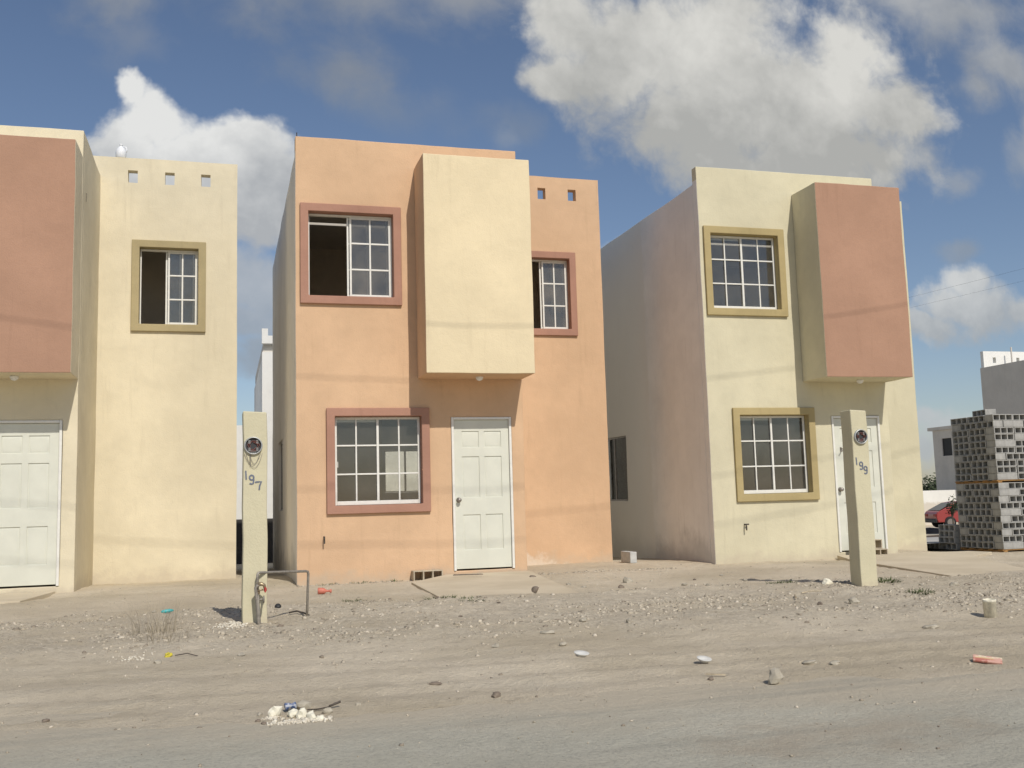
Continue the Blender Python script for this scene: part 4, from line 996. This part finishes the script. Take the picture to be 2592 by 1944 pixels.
# length along +X: the tail points to -X, towards the left of the picture
prof = [(-1.9, .32), (-1.95, .55), (-1.93, .80), (-1.80, .90), (-1.35, 1.10), (-.95, 1.33), (-.5, 1.40), (.35, 1.38), (.75, 1.22), (1.15, .98), (1.75, .88), (2.05, .75), (2.08, .45), (2.0, .28)]
n = len(prof); vs = []
for s_, tuck in ((-1, 0), (1, 0)):
    for x, z_ in prof: vs.append((x, s_ * (.82 - max(0, z_ - .85) * .30 - (.10 if abs(x) > 1.9 else 0)), z_))
fs = [tuple(range(n - 1, -1, -1)), tuple(range(n, 2 * n))] + [(i, (i + 1) % n, n + (i + 1) % n, n + i) for i in range(n)]
b.add(vs, [tuple(reversed(f)) for f in fs])
b.build('body', CARRED, car, bevel=.05)
b = MB()
for s_ in (-1, 1):
    def sp(x, z_): return (x, s_ * (.832 - max(0, z_ - .85) * .30), z_)
    b.add([sp(-1.25, .93), sp(-.05, .93), sp(-.05, 1.30), sp(-.80, 1.30)], [(0, 1, 2, 3) if s_ < 0 else (3, 2, 1, 0)])
    b.add([sp(.02, .93), sp(1.02, .93), sp(.55, 1.28), sp(.02, 1.30)], [(0, 1, 2, 3) if s_ < 0 else (3, 2, 1, 0)])
b.build('side_window', CARGL, car)
b = MB(); b.add([(-1.75, -.70, .945), (-1.75, .70, .945), (-1.02, .60, 1.325), (-1.02, -.60, 1.325)], [(3, 2, 1, 0)]); b.build('rear_window', CARGL, car)
b = MB(); b.add([(.80, -.62, 1.22), (.80, .62, 1.22), (1.20, .70, .985), (1.20, -.70, .985)], [(3, 2, 1, 0)]); b.build('windscreen', CARGL, car)
for s_ in (-1, 1):
    b = MB(); b.box(-1.965, -1.925, s_ * .52 - .16, s_ * .52 + .16, .62, .76); b.build('tail_lamp', TAIL, car, bevel=.01)
for wx in (-1.25, 1.3):
    for s_ in (-1, 1):
        b = MB(); b.lathe([(.16, 0), (.29, .0), (.31, .03), (.31, .17), (.29, .2), (.16, .2)], (wx, s_ * .72 - .1, .31), (0, 1, 0), 20); w_ = b.build('wheel', TYRE, car, smooth=True)
        b = MB(); b.lathe([(.04, 0), (.19, .01), (.19, .02)], (wx, s_ * .825, .31), (0, s_, 0), 16); b.build('rim', STEEL, w_)
b = MB(); b.box(-2.02, -1.90, -.74, .74, .30, .50); b.build('bumper', BLACK, car, bevel=.03)

# sapling in front of the car, hazy trees far off
TW = plain('sapling_bark', (.10, .08, .06), .9); LF = plain('dark_leaf', (.045, .06, .028), .7, .2, .4, 30)
def leafy(name, label, cat, loc, th, crown, nleaf, ls, seed, leafm, matb, limbs=6):
    rr = random.Random(seed); t_ = thing(name, label, cat, loc)
    b = MB(); b.tube([(0, 0, -.2), (.02 * th, 0, th * .5), (0, .01 * th, th)], [.05 * crown[0] + .02, .04 * crown[0] + .015, .02], 7)
    ends = []
    for i in range(limbs):
        a = rr.uniform(0, 6.28); q = rr.uniform(.5, 1.0); e_ = Vector((math.cos(a) * crown[0] * q, math.sin(a) * crown[0] * q, th + rr.uniform(-.3, 1) * crown[1])); ends.append(e_)
        s0 = Vector((0, 0, th * rr.uniform(.55, .98))); b.tube([s0, (s0 + e_) / 2 + Vector((0, 0, .1 * crown[1])), e_], [.025, .016, .008], 5)
    b.build('trunk', matb, t_)
    b = MB()
    for i in range(nleaf):
        e_ = rr.choice(ends); p = e_ * rr.uniform(.75, 1.1) + Vector((rr.gauss(0, 1), rr.gauss(0, 1), rr.gauss(0, .8))) * crown[0] * .30
        d1 = Vector((rr.gauss(0, 1), rr.gauss(0, 1), rr.gauss(0, .6))).normalized() * ls; d2 = d1.orthogonal().normalized() * ls * .5
        b.add([p - d1, p + d2, p + d1, p - d2], [(0, 1, 2, 3)])
    b.build('crown', leafm, t_); return t_
leafy('sapling', 'thin dark sapling standing in front of the red car', 'young tree', (26.0, 18.05, gz(26.0, 18.05)), .95, (.24, .38), 170, .055, 4, LF, TW, 5)
for i, (x, y, th, cr0, cr1, lab) in enumerate(((57.2, 59, 1.6, 1.3, 1.5, 'far dark bushy tree just right of the cream house'), (60.5, 63, 1.5, 1.4, 1.3, 'far dark bushy tree touching the distant grey house'))):
    leafy('tree', lab, 'tree', (x, y, gz(x, y)), th, (cr0, cr1), 1500, .16, 30 + i, LF, TW, 12)
# low banks of dark spoil and a pale side street between the houses and the car
SPOIL = plain('dark_spoil', (.12, .095, .075), .97, .1, .3, 2, 0, .5)
def bank(x0, x1, y, h_, w_, label, seed):
    b = MB(); rr = random.Random(seed); n_ = 24; rows = 5
    for i in range(n_ + 1):
        x = x0 + (x1 - x0) * i / n_; k = math.sin(math.pi * min(1, max(0, i / n_))) ** .3
        for j in range(rows):
            t_ = j / (rows - 1) * 2 - 1; yy = y + t_ * w_ + (x - x0) * .05; b.v.append((x, yy, gz(x, yy) - .08 + h_ * k * (1 - t_ * t_) * rr.uniform(.85, 1.1) + .0))
    for i in range(n_):
        for j in range(rows - 1):
            a = i * rows + j; b.f.append((a, a + rows, a + rows + 1, a + 1)); b.mi.append(0)
    tag(b.build('soil_bank', SPOIL, smooth=True), label, 'soil bank')
bank(25.5, 35.5, 20.8, .36, 1.0, 'farther low bank of dark soil in front of the red car', 1)
bank(18.5, 26, 11.8, .24, .6, 'nearer low bank of dark soil beside the low block stack', 2)
b = MB()
b.add([(11, 3.2, gz(11, 3.2) + .03), (40, 3.2, gz(40, 3.2) + .03), (40, 9.0, gz(40, 9.0) + .03), (11, 9.0, gz(11, 9.0) + .03)], [(0, 1, 2, 3)])
st = Mat('pale_street', .95, .1); st.color(st.mix(st.ramp(st.noise(1.5, 5), .3, .7), (.40, .385, .35), (.50, .48, .44))); tag(b.build('street', st.m), kind='structure')

# ------------------------------------------------------------------ overhead cables along and across the street
CAB = plain('cable', (.03, .03, .03), .7)
def cable(K0, zc, c, label, r_=.0075, x0=-26., x1=32.):
    b = MB(); yc = (K0 - zc) / 1.0103
    b.tube([(x, yc, zc + c * (x - 4.3) ** 2) for x in np.linspace(x0, x1, 30)], r_, 6)
    tag(b.build('power_cable', CAB, smooth=True), label, 'cable', 'cables over the street')
cable(2.76, 8.6, .0125, 'uppermost black cable over the street', .0062)
cable(1.24, 8.0, .0125, 'middle black cable over the street', .0062)
cable(.50, 7.5, .0125, 'lowest black cable over the street', .0062)
for (x, y, a, e_) in ((24.0, 15.2, 23.0, 'lower thin cable in the sky right of the pink box'), (22.4, 13.1, 21.5, 'upper thin cable in the sky right of the pink box')):
    b = MB(); b.tube([(x + (t_ - 15) * -.146, t_, 7.52 + .0009 * (t_ - 12) ** 2) for t_ in np.linspace(-6, 60, 24)], .0022, 5)
    tag(b.build('service_cable', CAB, smooth=True), e_, 'cable')
